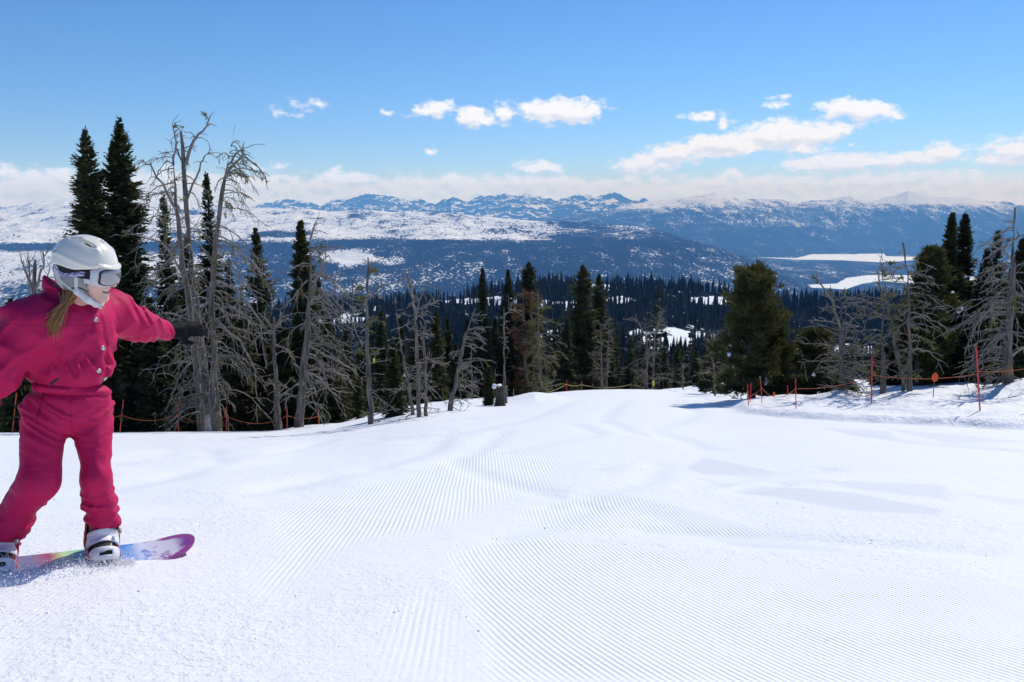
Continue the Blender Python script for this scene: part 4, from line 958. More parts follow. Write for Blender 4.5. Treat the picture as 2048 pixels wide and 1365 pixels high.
# ------------------------------------------------------------------ rope fences, marker disc and tags
ORANGE = simple('orange_pole_plastic', (.55, .075, .03), .45, .15, 30)
REDP = simple('red_pole_plastic', (.62, .035, .03), .45, .15, 30)
ROPEM = simple('orange_rope', (.50, .13, .05), .8, .3, 60); ROPEY = simple('faded_yellow_rope', (.33, .25, .08), .8, .3, 60)
DISCM = simple('fluorescent_orange_disc', (.95, .10, .015), .5, .05, 8); DARKBAND = simple('dark_pole_band', (.03, .03, .03), .6, .2, 20); TAGM = simple('yellow_tag_plastic', (.65, .55, .08), .5, .1, 20)
FENCEP = {}
def pole(key, u, vt, vb, Y, label, mat, ut=None, bands=False, r=.0075):
    if key[0] == 'R': Y = float(GP(u, vb)[1])
    r = min(r, .0105) if Y < 22 else r
    a = np.array(PT(u, vb, Y)); t = np.array(PT(u if ut is None else ut, vt, Y)); root = empty('fence_pole', a); tag(root, label, 'fence pole', 'slim poles of the rope fences')
    d = t - a; mb = MB(); n = 6; mb.tube(np.stack([-.25 * d / np.linalg.norm(d), 0 * d, .5 * d, .97 * d, d]), [r, r, r, r, r * .6], 7); obj('shaft', mb.mesh('shaft'), mat, root)
    if bands:
        for q in (.35, .62):
            mb = MB(); mb.tube(np.stack([d * q, d * (q + .10)]), r * 1.15, 7); obj('band', mb.mesh('band'), DARKBAND, root)
    FENCEP[key] = (a, t)
pole('L0', 24, 785, 872, 13.6, 'orange pole with dark bands at the left edge behind the rider', ORANGE, 33, True)
pole('L1', 240, 800, 862, 14.3, 'tilted orange pole right of the pink trousers', ORANGE, 247, True)
pole('L2', 357, 808, 862, 14.6, 'orange pole left of the snag cluster', ORANGE, 356, True)
pole('L3', 453, 812, 866, 14.6, 'thin orange pole right of the snag cluster', ORANGE, 453, False, .009)
pole('L4', 574, 812, 864, 14.8, 'thin orange pole between the broken and the double-topped snag', ORANGE, 574, False, .009)
pole('L5', 638, 822, 858, 15.6, 'short orange pole right of the double-topped snag', ORANGE, 637, False, .009)
pole('C1', 1133, 760, 778, 29.5, 'left one of two tiny red poles at the far crest', REDP, 1133, False, .014)
pole('C2', 1163, 762, 778, 30.5, 'right one of two tiny red poles at the far crest', REDP, 1163, False, .014)
pole('C0', 1027, 778, 800, 24.5, 'small grey pole by the stump', simple('grey_pole', (.2, .2, .22), .5, .2), 1027, False, .012)
pole('R0', 1497, 768, 812, 16.2, 'leftmost red pole of the fence on the right, by the big pine', REDP, 1495)
pole('R0b', 1500, 766, 806, 16.6, 'red pole standing just behind the leftmost one by the big pine', REDP, 1502)
pole('R1', 1524, 758, 808, 15.6, 'red pole under the low lump of snow of the big pine', REDP, 1521)
pole('R1b', 1576, 771, 792, 16.9, 'short red pole half buried behind the small orange marker', REDP, 1575)
pole('R2', 1592, 757, 818, 14.2, 'red pole between the big pine and the branchy snag', REDP, 1591)
pole('R3', 1743, 714, 808, 13.4, 'tall red pole left of the crossed grey trunks', REDP, 1744, False, .015)
pole('R4', 1960, 690, 822, 12.4, 'tallest nearest red pole, tilted left, by the right edge', REDP, 1952, False, .017)
pole('R5', 2090, 650, 815, 11.8, 'red pole just outside the right edge', REDP, 2085, False, .017)
def rope(a, b, qa, qb, sag, label, mat, r=.0045):
    A = FENCEP[a][0] * (1 - qa) + FENCEP[a][1] * qa; B = FENCEP[b][0] * (1 - qb) + FENCEP[b][1] * qb
    t = np.linspace(0, 1, 24); P = A[None] * (1 - t)[:, None] + B[None] * t[:, None]; P[:, 2] -= 4 * sag * t * (1 - t)
    mb = MB(); mb.tube(P - A, r, 5); tag(obj('fence_rope', mb.mesh('fence_rope'), mat, None, A), label, 'rope', 'ropes strung between the fence poles')
rope('L0', 'L1', .45, .5, .12, 'orange rope running behind the pink trousers', ROPEM)
rope('L1', 'L2', .5, .6, .10, 'sagging orange rope left of the snag cluster', ROPEM)
rope('L2', 'L3', .6, .62, .12, 'orange rope crossing the feet of the snag cluster', ROPEM)
rope('L3', 'L4', .62, .62, .14, 'sagging orange rope in front of the broken snag', ROPEM)
rope('L4', 'L5', .62, .7, .05, 'short orange rope right of the broken snag', ROPEM)
rope('C1', 'C2', .5, .5, .05, 'yellowish rope between the two tiny red poles', ROPEY, .012)
pole('C3', 1262, 766, 782, 33.0, 'tiny grey pole left of two pale snags', simple('grey_pole2', (.2, .2, .2), .6, .2), 1262, False, .012)
pole('C4', 1406, 772, 788, 33.0, 'tiny grey pole at the right end of the far crest', simple('grey_pole3', (.2, .2, .2), .6, .2), 1406, False, .012)
rope('C2', 'C3', .5, .8, .12, 'yellowish rope along the far crest beyond the poles', ROPEY, .012)
rope('C3', 'C4', .8, .5, .15, 'yellowish rope below two pale snags', ROPEY, .012)
rope('C0', 'C1', .4, .5, .15, 'dull rope climbing behind the snow mound', ROPEY, .010)
rope('R0', 'R1', .4, .62, .03, 'short red rope at the foot of the big pine', ROPEM)
rope('R1', 'R2', .66, .66, .16, 'deeply sagging red rope above the small orange marker', ROPEM)
rope('R2', 'R3', .66, .58, .06, 'red rope running up to the tall red pole', ROPEM)
rope('R3', 'R4', .62, .56, .07, 'red rope that passes behind the orange disc', ROPEM)
rope('R4', 'R5', .60, .52, .04, 'taut red rope leaving at the right edge', ROPEM)
# round orange disc on a stake
c = PT(1870, 755, 14.0); zg = g1(c.x, 14.0); root = empty('marker_disc', (c.x, 14.0, zg)); tag(root, 'round bright orange marker disc on a thin stake by the trees', 'marker')
n = 28; th = np.arange(n) * 2 * math.pi / n; rx, rz = 6.5 / F * 14, 9.0 / F * 14; cz = c.z - zg
V = []
for yy_, q in ((-.006, .93), (-.004, 1), (.004, 1), (.006, .93)): V.append(np.stack([rx * q * np.cos(th), np.full(n, yy_), cz + rz * q * np.sin(th)], 1))
V = np.concatenate(V + [[[0, -.007, cz], [0, .007, cz]]]); i = np.arange(3)[:, None] * n; j = np.arange(n)[None]; j2 = (j + 1) % n; jj = np.arange(n)
mb = MB(); mb.add(V, np.concatenate([np.stack([np.full(n, 4 * n), (jj + 1) % n, jj], 1), np.stack([np.full(n, 4 * n + 1), 3 * n + jj, 3 * n + (jj + 1) % n], 1)]), np.stack([i + j, i + j2, i + n + j2, i + n + j], -1).reshape(-1, 4))
obj('disc', mb.mesh('disc'), DISCM, root); mb = MB(); mb.tube([(0, .012, -.3), (0, .012, cz * .6), (0, .012, cz + rz * .5)], .007, 6); obj('stake', mb.mesh('stake'), SNAGM, root)
c = PT(1548, 791, 15.9); zg = g1(c.x, 15.9); root = empty('marker_cone', (c.x, 15.9, zg)); tag(root, 'small orange marker sticking out of the snow under the sagging rope', 'marker')
mb = MB(); mb.tube([(0, 0, -.1), (0, 0, c.z - zg - .04), (0, 0, c.z - zg + .03), (-.01, 0, c.z - zg + .06)], [.035, .035, .022, .008], 8); obj('cone', mb.mesh('cone'), DISCM, root)
for k, (u, v, Y, lab) in enumerate([(1307, 767, 33.0, 'small yellow tag tied to the right pale snag before the meadow'), (432, 800, 15.2, 'small yellow-green tag on the right trunk of the snag cluster'), (1011, 777, 23.2, 'small yellow tag nailed to the stump with the snow cap'), (748, 722, 17.3, 'small yellow tag on the straight grey snag')]):
    c = PT(u, v, Y); w = 3.2 / F * Y; mb = MB(); mb.box((-w * .7, -.006, -w * 1.6), (w * .7, .006, w * 1.6)); tag(obj('trail_tag', mb.mesh('trail_tag', False), TAGM, None, c), lab, 'tag', 'yellow tags on the dead trees')
# ------------------------------------------------------------------ signed-distance modelling for the rider
def surface_net(f, lo, hi, h):
    """smooth mesh of the zero level of f(x, y, z) (negative inside) over a box"""
    ax = [np.arange(lo[i], hi[i] + h, h) for i in range(3)]
    n = [len(a) for a in ax]; D = np.empty(n, np.float32)
    yy, zz = np.meshgrid(ax[1], ax[2], indexing='ij')
    st = max(1, int(400000 / (n[1] * n[2])))
    for i in range(0, n[0], st):
        xx = ax[0][i:i + st][:, None, None]
        D[i:i + st] = f(np.broadcast_to(xx, (xx.shape[0],) + yy.shape), np.broadcast_to(yy, (xx.shape[0],) + yy.shape), np.broadcast_to(zz, (xx.shape[0],) + yy.shape))
    ins = D < 0
    c = [ins[a:n[0] - 1 + a, b:n[1] - 1 + b, d:n[2] - 1 + d] for a in (0, 1) for b in (0, 1) for d in (0, 1)]
    sm = sum(x.astype(np.int8) for x in c); act = (sm > 0) & (sm < 8)
    idx = np.full(act.shape, -1, np.int64); I = np.argwhere(act); idx[act] = np.arange(len(I))
    acc = np.zeros((len(I), 3)); cnt = np.zeros(len(I))
    cr = [(a, b, d) for a in (0, 1) for b in (0, 1) for d in (0, 1)]
    val = {k: D[I[:, 0] + k[0], I[:, 1] + k[1], I[:, 2] + k[2]] for k in cr}
    for k in cr:
        for axis in range(3):
            if k[axis] == 0:
                k2 = list(k); k2[axis] = 1; k2 = tuple(k2); a, b = val[k], val[k2]; m = (a < 0) != (b < 0)
                t = np.where(m, a / (a - b + 1e-12), 0); p = np.array(k, float)[None].repeat(len(I), 0); p[:, axis] += t
                acc[m] += p[m]; cnt[m] += 1
    V = np.array(lo)[None] + (I + acc / np.maximum(cnt, 1)[:, None]) * h
    Q = []
    for axis in range(3):
        o1, o2 = [i for i in range(3) if i != axis]
        s0 = [slice(1, n[i] - 1) for i in range(3)]; s0[axis] = slice(0, n[axis] - 1); s1 = list(s0); s1[axis] = slice(1, n[axis])
        A, B = ins[tuple(s0)], ins[tuple(s1)]; m = A != B; E = np.argwhere(m); 
        if not len(E): continue
        E = E + np.array([0 if i == axis else 1 for i in range(3)]); flip = A[m]
        def cell(d1, d2):
            q = E.copy(); q[:, o1] += d1; q[:, o2] += d2; return idx[q[:, 0], q[:, 1], q[:, 2]]
        q = np.stack([cell(-1, -1), cell(0, -1), cell(0, 0), cell(-1, 0)], 1)
        sgn = flip if axis != 1 else ~flip
        q = np.where(sgn[:, None], q, q[:, ::-1]); Q.append(q)
    Q = np.concatenate(Q); Q = Q[(Q >= 0).all(1)]
    return V, Q
def smin(a, b, k):
    h = np.clip(.5 + .5 * (b - a) / k, 0, 1); return b * (1 - h) + a * h - k * h * (1 - h)
def smax(a, b, k): return -smin(-a, -b, k)
def cone(p, a, b, ra, rb):
    """rounded cone between a and b; returns distance and position along it"""
    a = np.asarray(a, float); b = np.asarray(b, float); d = b - a; L2 = float((d * d).sum())
    t = np.clip(((p[0] - a[0]) * d[0] + (p[1] - a[1]) * d[1] + (p[2] - a[2]) * d[2]) / L2, 0, 1)
    q = np.sqrt((p[0] - a[0] - t * d[0]) ** 2 + (p[1] - a[1] - t * d[1]) ** 2 + (p[2] - a[2] - t * d[2]) ** 2)
    return q - (ra + (rb - ra) * t), t
def ellip(p, c, r, ax=None):
    d = [p[i] - c[i] for i in range(3)]
    if ax is not None: d = [d[0] * a[0] + d[1] * a[1] + d[2] * a[2] for a in ax]
    k0 = np.sqrt((d[0] / r[0]) ** 2 + (d[1] / r[1]) ** 2 + (d[2] / r[2]) ** 2)
    k1 = np.sqrt((d[0] / r[0] ** 2) ** 2 + (d[1] / r[1] ** 2) ** 2 + (d[2] / r[2] ** 2) ** 2)
    return k0 * (k0 - 1) / (k1 + 1e-6)

# ------------------------------------------------------------------ where the rider stands
P0 = GP(118, 1128); D0 = P0[1]
_vr = np.array([P0[0], P0[1]]) / np.hypot(P0[0], P0[1])
ER = np.array([_vr[1], -_vr[0], 0.]); ET = np.array([-_vr[0], -_vr[1], 0.]); EU = np.array([0, 0, 1.])      # right, towards the camera, up
def L(u, v, t=0.):
    r = np.array(ray(u, v)); o = np.array([0, 0, CAMZ]); k = (t - np.dot(o - P0, ET)) / np.dot(r, ET); w = o + r * k - P0
    return np.array([np.dot(w, ER), np.dot(w, ET), w[2]])
def to_world(V):
    V = np.asarray(V); return P0[None] + V[:, :1] * ER + V[:, 1:2] * ET + V[:, 2:3] * EU
RIDER = empty('person', P0)
tag(RIDER, 'snowboarder in a magenta one-piece suit and white helmet, arms out, looking right', 'person')
FR = Matrix(((ER[0], ET[0], EU[0]), (ER[1], ET[1], EU[1]), (ER[2], ET[2], EU[2]))).to_4x4()
RIDER.matrix_world = Matrix.Translation(Vector(P0)) @ FR
def rpart(name, V, Q, mat, parent=None, smooth=True):
    me = fast_mesh(name, V, Q, smooth); return obj(name, me, mat, parent or RIDER)

# joints in rider space (pixel, offset towards the camera)
hipL, hipR = L(182, 822, .02), L(92, 822, .02); kneeL, kneeR = L(191, 950, .13), L(74, 962, .13); ankL, ankR = L(205, 1046, .02), L(-2, 1080, .0)
pel = L(136, 812, .0); waist = L(140, 770, .03); chest = L(138, 678, .03); nb = L(150, 610, .05)
shL, shR = L(222, 624, -.10), L(50, 655, .14)
elbL, wrL = L(284, 650, -.20), L(337, 661, -.34)
elbR, wrR = L(-28, 765, .16), L(-120, 800, .24)
SEAM = [L(186, 620, .18), L(196, 645, .2), L(206, 700, .2), L(205, 780, .18)]

def body_sdf(p, grow):
    """figure without clothes (grow = 0) or the suit round it"""
    g = grow; d = None
    tor = smin(ellip(p, chest, (.156 + g, .122 + g, .19 + g)), ellip(p, waist + np.array([0, 0, -.02]), (.118 + g, .102 + g, .13 + g)), .07)
    tor = smin(tor, ellip(p, pel + np.array([0, -.01, -.02]), (.158 + g * .6, .122 + g, .105 + g * .6)), .05)
    tor = smin(tor, cone(p, shL + np.array([-.03, 0, -.01]), shR + np.array([.06, 0, 0]), .075 + g, .08 + g)[0], .07)
    d = tor
    a1, _ = cone(p, shL, elbL, .058 + g, .045 + g * .85); a2, ta = cone(p, elbL, wrL, .045 + g * .85, .030 + g * .55); d = smin(d, smin(a1, a2, .04), .05)
    b1, _ = cone(p, shR, elbR, .062 + g * 1.6, .052 + g * 1.3); b2, tb = cone(p, elbR, wrR, .05 + g * 1.2, .032 + g * .8); d = smin(d, smin(b1, b2, .04), .06)
    l1, _ = cone(p, hipL, kneeL, .086 + g * .3, .052 + g * .35); l2, tl = cone(p, kneeL, ankL, .050 + g * .35, .042 + g * .75); lg1 = smin(l1, l2, .03)
    r1, _ = cone(p, hipR, kneeR, .090 + g * .3, .064 + g * .5); r2, tr = cone(p, kneeR, ankR, .064 + g * .5, .040 + g * .7); lg2 = smin(r1, r2, .04)
    d = smin(d, smin(lg1, lg2, .008), .022)
    return d
def folds(p):
    x, y, z = p
    zc = z
    w = 0.
    # large soft drapery everywhere
    w = w + .020 * (vn3(x * 9, y * 7, z * 6.0, 3) - .5)
    leg = sstep(-z, -pel[2] + .10, -pel[2] + .25); n0 = 1 - np.abs(2 * vn3(x * 16 + z * 3, y * 10, z * 5 + x * 4, 29) - 1); w = w + .012 * leg * (n0 - .55)
    tor_ = sstep(z, waist[2], waist[2] + .1); n9 = 1 - np.abs(2 * vn3(x * 8 + z * 7, y * 8, z * 10 - x * 6, 31) - 1); w = w + .016 * tor_ * (n9 ** 2 - .4)
    # horizontal creases across the hips and thighs
    hip = np.exp(-((z - pel[2] + .02) / .11) ** 2)
    n1 = 1 - np.abs(2 * vn3(x * 5 + z * 4, y * 5, z * 34 + 3 * np.sin(x * 9), 7) - 1); w = w + .026 * hip * (n1 ** 1.5 - .5)
    # drawn creases in the blouse, slanting to the belt
    ch = np.exp(-((z - waist[2] - .09) / .10) ** 2)
    n2 = 1 - np.abs(2 * vn3(x * 22 + z * 9, y * 10, z * 11 - x * 9, 11) - 1); w = w + .024 * ch * (n2 ** 1.5 - .5)
    # rings bunched up above the boots and round the knees
    low = sstep(-z, -.46, -.20)
    n3 = 1 - np.abs(2 * vn3(x * 7, y * 7, z * 27 + 5 * x, 13) - 1); w = w + .030 * low * (n3 ** 1.5 - .45)
    # sleeves
    arm = sstep(x, shL[0] + .04, shL[0] + .10); n4 = 1 - np.abs(2 * vn3(x * 26 + z * 12, y * 6, z * 7, 17) - 1); w = w + .015 * arm * (n4 ** 1.5 - .45)
    arm2 = sstep(-x, -shR[0] - .02, -shR[0] + .08) * sstep(z, waist[2] - .1, waist[2]); n5 = 1 - np.abs(2 * vn3(x * 14 - z * 14, y * 8, (x + z) * 7, 19) - 1); w = w + .030 * arm2 * (n5 ** 1.5 - .45)
    w = w + .004 * (vn3(x * 40, y * 40, z * 40, 23) - .5)
    return w
G_ = .032
def suit_sdf(x, y, z):
    p = (x, y, z); d = body_sdf(p, G_)
    # blouse hangs over the belt, belt cinches the waist
    bz = z - waist[2] + .012 + .10 * (x - waist[0]) * .25
    bl = ellip(p, waist + np.array([.0, .01, .085]), (.163, .140, .100)); d = smin(d, bl, .04)
    d = d + .026 * np.exp(-(bz / .022) ** 2)
    # stand-up collar
    ca = nb + np.array([-.01, .0, -.03]); cb = nb + np.array([-.030, .02, .10]); c, _ = cone(p, ca, cb, .098, .082)
    c = smax(c, (z - nb[2] - .030) + .95 * (x - nb[0]) + .25 * (y - nb[1]), .008)
    c2, _ = cone(p, nb + np.array([-.01, .02, .015]), nb + np.array([-.02, .04, .20]), .058, .074)
    d = smin(d, c, .022); d = smax(d, -c2, .012)
    # front placket seam
    sx = np.interp(z, [SEAM[3][2], SEAM[2][2], SEAM[1][2], SEAM[0][2]], [SEAM[3][0], SEAM[2][0], SEAM[1][0], SEAM[0][0]])
    d = d - .006 * np.exp(-((x - sx + .012) / .022) ** 2) * (y > .02) * sstep(z, waist[2] + .02, waist[2] + .06) * (1 - sstep(z, nb[2] - .05, nb[2])) + .006 * np.exp(-((x - sx - .018) / .006) ** 2) * (y > .02) * sstep(z, waist[2], waist[2] + .05)
    mk = np.abs(d) < .05
    if mk.any(): d = d.copy(); d[mk] = d[mk] - folds((x[mk], y[mk], z[mk]))
    # open ends: cuffs and hems
    for a, b, cut in ((elbL, wrL, .93), (elbR, wrR, .93), (kneeL, ankL, 1.0), (kneeR, ankR, 1.0)):
        q = b - a; ln = np.linalg.norm(q); q = q / ln; s = (x - a[0]) * q[0] + (y - a[1]) * q[1] + (z - a[2]) * q[2] - ln * cut
        near = np.sqrt((x - b[0]) ** 2 + (y - b[1]) ** 2 + (z - b[2]) ** 2) < .22
        d = np.where(near, np.maximum(d, s), d)
    return d
def suit_material():
    m, N, b = principled('magenta_suit_cloth'); b.inputs['Roughness'].default_value = .62; b.inputs['Specular IOR Level'].default_value = .18; b.inputs['Sheen Weight'].default_value = .0; b.inputs['Sheen Roughness'].default_value = .4
    tc = N.n('ShaderNodeTexCoord').outputs['Object']; n = N.noise(tc, 6, 3, .6); w = N.noise(tc, 420, 2, .5)
    N.link(N.mix(n, (.45, .007, .072), (.52, .013, .095)), b.inputs['Base Color'])
    n_a = N.noise(N.vm('MULTIPLY', tc, (1, 1, 2.4)), 13, 4, .6); cr = N.m('POWER', N.m('SUBTRACT', 1.0, N.m('ABSOLUTE', N.m('MULTIPLY_ADD', n_a, 4.0, -2.0)), None, True), 2.0)
    bp = N.n('ShaderNodeBump', ins={'Strength': .20, 'Distance': .006}); sx = N.n('ShaderNodeSeparateXYZ'); N.link(tc, sx.inputs[0])
    def seam(v, c0): return N.smooth(N.m('ABSOLUTE', N.m('SUBTRACT', v, float(c0))), .0045, .0015)
    yoke = N.m('MULTIPLY', seam(N.m('MULTIPLY_ADD', sx.outputs[0], .10, sx.outputs[2]), chest[2] + .085 + .1 * chest[0]), N.m('LESS_THAN', sx.outputs[0], float(shL[0]))); crotch = N.m('MULTIPLY', seam(sx.outputs[0], pel[0] + .005), N.m('LESS_THAN', sx.outputs[2], float(waist[2] - .03)))
    arm = seam(N.m('MULTIPLY_ADD', sx.outputs[2], .25, sx.outputs[0]), shL[0] + .015 + .25 * shL[2]); knee = N.m('MULTIPLY', seam(N.m('MULTIPLY_ADD', sx.outputs[0], -.2, sx.outputs[2]), waist[2] + .045 - .2 * waist[0]), 1.0)
    sm = N.m('MAXIMUM', N.m('MAXIMUM', yoke, crotch), arm)
    base = b.inputs['Base Color'].links[0].from_socket; N.link(N.mix(N.m('MULTIPLY', sm, .30), base, (.14, .002, .02)), b.inputs['Base Color'])
    N.link(N.m('SUBTRACT', N.m('ADD', cr, N.m('MULTIPLY', w, .05)), N.m('MULTIPLY', sm, .8)), bp.inputs['Height']); N.link(bp.outputs[0], b.inputs['Normal'])
    return m
SUITM = suit_material()
lo = np.array([wrR[0] - .12, -.50, ankR[2] - .08]); hi = np.array([wrL[0] + .10, .45, nb[2] + .14])
V, Q = surface_net(suit_sdf, lo, hi, .0075)
suit = rpart('snow_suit', V, Q, SUITM)
def surf_pt(u, v, extra=.0):
    """point of the suit that the camera sees at pixel (u, v), in rider space, with its outward direction"""
    best = None
    for t in np.arange(.5, -.5, -.004):
        q = L(u, v, t); d = float(suit_sdf(np.array([q[0]]), np.array([q[1]]), np.array([q[2]]))[0])
        if d < 0: best = q; break
    if best is None: best = L(u, v, .15)
    e = .01; f = lambda a: float(suit_sdf(np.array([a[0]]), np.array([a[1]]), np.array([a[2]]))[0])
    n = np.array([f(best + np.eye(3)[i] * e) - f(best - np.eye(3)[i] * e) for i in range(3)]); n /= np.linalg.norm(n) + 1e-9
    return best + n * extra, n
# belt with buckle tab, buttons, pocket zips
def strip(pix, w, th, name, mat, parent, lift=.004):
    Vv, rows = [], []
    for (u, v) in pix:
        p, n = surf_pt(u, v); up = np.array([0, 0, 1.]); up = up - n * np.dot(up, n); up /= np.linalg.norm(up)
        for s, e in ((-.5, -.003), (-.5, lift + th), (-.25, lift + th * 1.6), (.25, lift + th * 1.6), (.5, lift + th), (.5, -.003)): Vv.append(p + up * w * s + n * e)
    Vv = np.array(Vv); m = len(pix); k = 6; i = np.arange(m - 1)[:, None] * k; j = np.arange(k)[None]; j2 = (j + 1) % k
    Qs = np.stack([i + j, i + k + j, i + k + j2, i + j2], -1).reshape(-1, 4)
    caps = np.array([[0, 1, 2, 3], [0, 3, 4, 5], [(m - 1) * k + 3, (m - 1) * k + 2, (m - 1) * k + 1, (m - 1) * k], [(m - 1) * k + 5, (m - 1) * k + 4, (m - 1) * k + 3, (m - 1) * k]])
    return rpart(name, Vv, np.concatenate([Qs, caps]), mat, parent)
strip([(u, 772 + (u - 66) * .165 - .0006 * (u - 66) ** 2) for u in np.linspace(66, 212, 18)], .044, .006, 'belt', SUITM, suit, .010)
METAL = simple('dull_metal', (.55, .52, .46), .35, .2, 60, .5, 1.0); BLACKP = simple('black_plastic', (.015, .015, .017), .5, .3, 40); 
for (u, v) in ((191, 640), (205, 697), (197, 742), (209, 757)):
    p, n = surf_pt(u, v); a = np.cross(n, [0, 0, 1.]); a /= np.linalg.norm(a); b = np.cross(n, a); mb = MB(); th = np.arange(14) * 2 * math.pi / 14; r = .0105
    Vv = np.concatenate([p + n * h + r * s * (np.cos(th)[:, None] * a + np.sin(th)[:, None] * b) for h, s in ((-.004, 1), (.005, 1), (.007, .8), (.0055, .55))] + [[p + n * .0055]])
    i = np.arange(3)[:, None] * 14; j = np.arange(14)[None]; j2 = (j + 1) % 14; jj = np.arange(14)
    mb.add(Vv, np.stack([42 + jj, 42 + (jj + 1) % 14, np.full(14, 56)], 1), np.stack([i + j, i + j2, i + 14 + j2, i + 14 + j], -1).reshape(-1, 4)); obj('button', mb.mesh('button'), METAL, suit)
strip([(118 - k * 2.2, 757 + k * 1.5) for k in range(9)], .010, .002, 'chest_pocket_zip', BLACKP, suit, .004)
strip([(88 - k * 2.0, 783 + k * 8) for k in range(8)], .006, .001, 'trouser_pocket_zip', simple('dark_magenta_zip', (.12, .004, .03), .6, .2, 50), suit, .003)
strip([(90 - k * 1.0, 783 + k * 3) for k in range(4)], .010, .004, 'zip_pull', BLACKP, suit, .002)

# ------------------------------------------------------------------ head: face, helmet, goggles (own frame: forward, left, up)
Hc = L(174, 545, .13)
_a = R_(33); hf = np.array([math.cos(_a), math.sin(_a), -.14]); hf /= np.linalg.norm(hf)
hs = np.cross([0, 0, 1.], hf); hs /= np.linalg.norm(hs); hu = np.cross(hf, hs)          # hs = her left side
def head_to_rider(V): V = np.asarray(V); return Hc[None] + V[:, :1] * hf + V[:, 1:2] * hs + V[:, 2:3] * hu
SKINM = simple('skin', (.72, .42, .33), .5, .08, 14, .4)
def head_sdf(x, y, z):
    p = (x, y, z); ay = np.abs(y); q = (x, ay, z)
    d = ellip(p, (-.012, 0, .03), (.096, .076, .10)); d = smin(d, ellip(p, (.036, 0, -.048), (.064, .056, .074)), .04)
    d = smin(d, ellip(q, (.052, .036, -.032), (.034, .030, .034)), .025)                    # cheeks
    d = smin(d, ellip(p, (.078, 0, -.102), (.024, .026, .021)), .022)                       # chin
    d = smin(d, cone(q, (.086, 0, .012), (.122, 0, -.036), .010, .0125)[0], .014); d = smin(d, ellip(q, (.106, .011, -.039), (.012, .009, .009)), .008)   # nose
    d = smin(d, ellip(q, (.070, .030, .026), (.022, .03, .012)), .02)                       # brow
    d = smin(d, ellip(p, (.092, 0, -.057), (.014, .028, .0075)), .007); d = smin(d, ellip(p, (.091, 0, -.080), (.013, .024, .0075)), .007)          # lips
    cav = ellip(p, (.098, 0, -.0690 + 7.0 * y * y), (.026, .033, .0088)); d = smax(d, -cav, .004)      # smiling mouth
    d = smax(d, -ellip(q, (.098, .026, .008), (.018, .014, .010)), .008)                    # eye hollows
    d = smin(d, ellip(q, (.086, .028, .006), (.012, .012, .011)), .003)
    d = smin(d, ellip(q, (-.005, .078, -.005), (.020, .010, .030)), .008)                   # ears
    d = smin(d, cone(p, (-.025, 0, -.06), (-.055, 0, -.17), .056, .060)[0], .03)            # neck
    return d
V, Q = surface_net(head_sdf, (-.13, -.11, -.22), (.14, .11, .15), .0034)
hv = head_to_rider(V)
# the rest of the figure below the collar, joined to the head as one body
bl_, bh_ = lo.copy(), hi.copy()
def under_sdf(x, y, z):
    d = body_sdf((x, y, z), -.006); return smin(d, cone((x, y, z), nb + np.array([0, 0, -.05]), Hc + hf * -.05 + hu * -.15, .05, .052)[0], .03)
V2, Q2 = surface_net(under_sdf, bl_, bh_, .016)
rpart('body', np.concatenate([hv, V2]), np.concatenate([Q, Q2 + len(hv)]), SKINM)
def hpart(name, f, lo_, hi_, h, mat, parent=None):
    V, Q = surface_net(f, lo_, hi_, h); return rpart(name, head_to_rider(V), Q, mat, parent)
TEETH = simple('teeth', (.82, .80, .74), .3, .05, 30)
hpart('teeth', lambda x, y, z: smax(ellip((x, y, z), (.064, 0, -.0665), (.032, .034, .014)), np.abs(z + .0650 - 7 * y * y) - .0056, .001), (.04, -.04, -.085), (.12, .04, -.03), .0022, TEETH)
LIPM = simple('lips', (.55, .20, .17), .4, .1, 20)
# helmet shell
def dome(p, g): return ellip(p, (-.012, 0, .036), (.137 + g, .114 + g, .126 + g))
def helmet_sdf(x, y, z):
    p = (x, y, z); d = dome(p, 0.)
    rim = .030 - .010 * np.exp(-((x - .0) / .05) ** 2) + .010 * sstep(x, .05, .12) - .006 * sstep(-x, .06, .13)
    d = smax(d, rim - z, .006)
    br = smax(smax(dome(p, .012), np.abs(z - .046 + .30 * (x - .10)) - .006, .004), .085 - x, .02); d = smin(d, br, .008)      # brim
    d = smax(d, -dome(p, -.020), .004)
    # moulded ridges and vents
    d = d - .005 * np.exp(-((np.abs(y) - .052 - .10 * (x + .02)) / .010) ** 2) * sstep(z, .08, .11) 
    d = d - .004 * np.exp(-((z - .058 + .02 * np.sin(x * 16)) / .010) ** 2) * sstep(-x, -.10, -.06)
    for (cx, cy, cz, rx, ry, rz) in ((.040, .060, .128, .034, .009, .014), (.040, -.060, .128, .034, .009, .014), (-.030, .052, .150, .032, .008, .014), (-.030, -.052, .150, .032, .008, .014), (.065, .0, .145, .022, .007, .012), (-.060, 0, .160, .03, .008, .012)):
        d = smax(d, -ellip(p, (cx, cy, cz), (rx, ry, rz)), .006)
    for s in (-1, 1): d = smax(d, -ellip(p, (-.100, s * .070, .082), (.014, .012, .008)), .003)
    return d
HELM = simple('cream_helmet_shell', (.82, .77, .64), .2, .03, 4, .5, coat=.4)
helmet = hpart('helmet', helmet_sdf, (-.17, -.14, -.02), (.17, .14, .19), .0034, HELM)
LINERM = simple('black_foam_liner', (.012, .012, .013), .85, .3, 60)
hpart('liner', lambda x, y, z: smax(smax(dome((x, y, z), -.012), .006 - z, .004), -ellip((x, y, z), (-.012, 0, .03), (.100, .080, .104)), .002), (-.16, -.13, -.01), (.15, .13, .17), .005, LINERM, helmet)
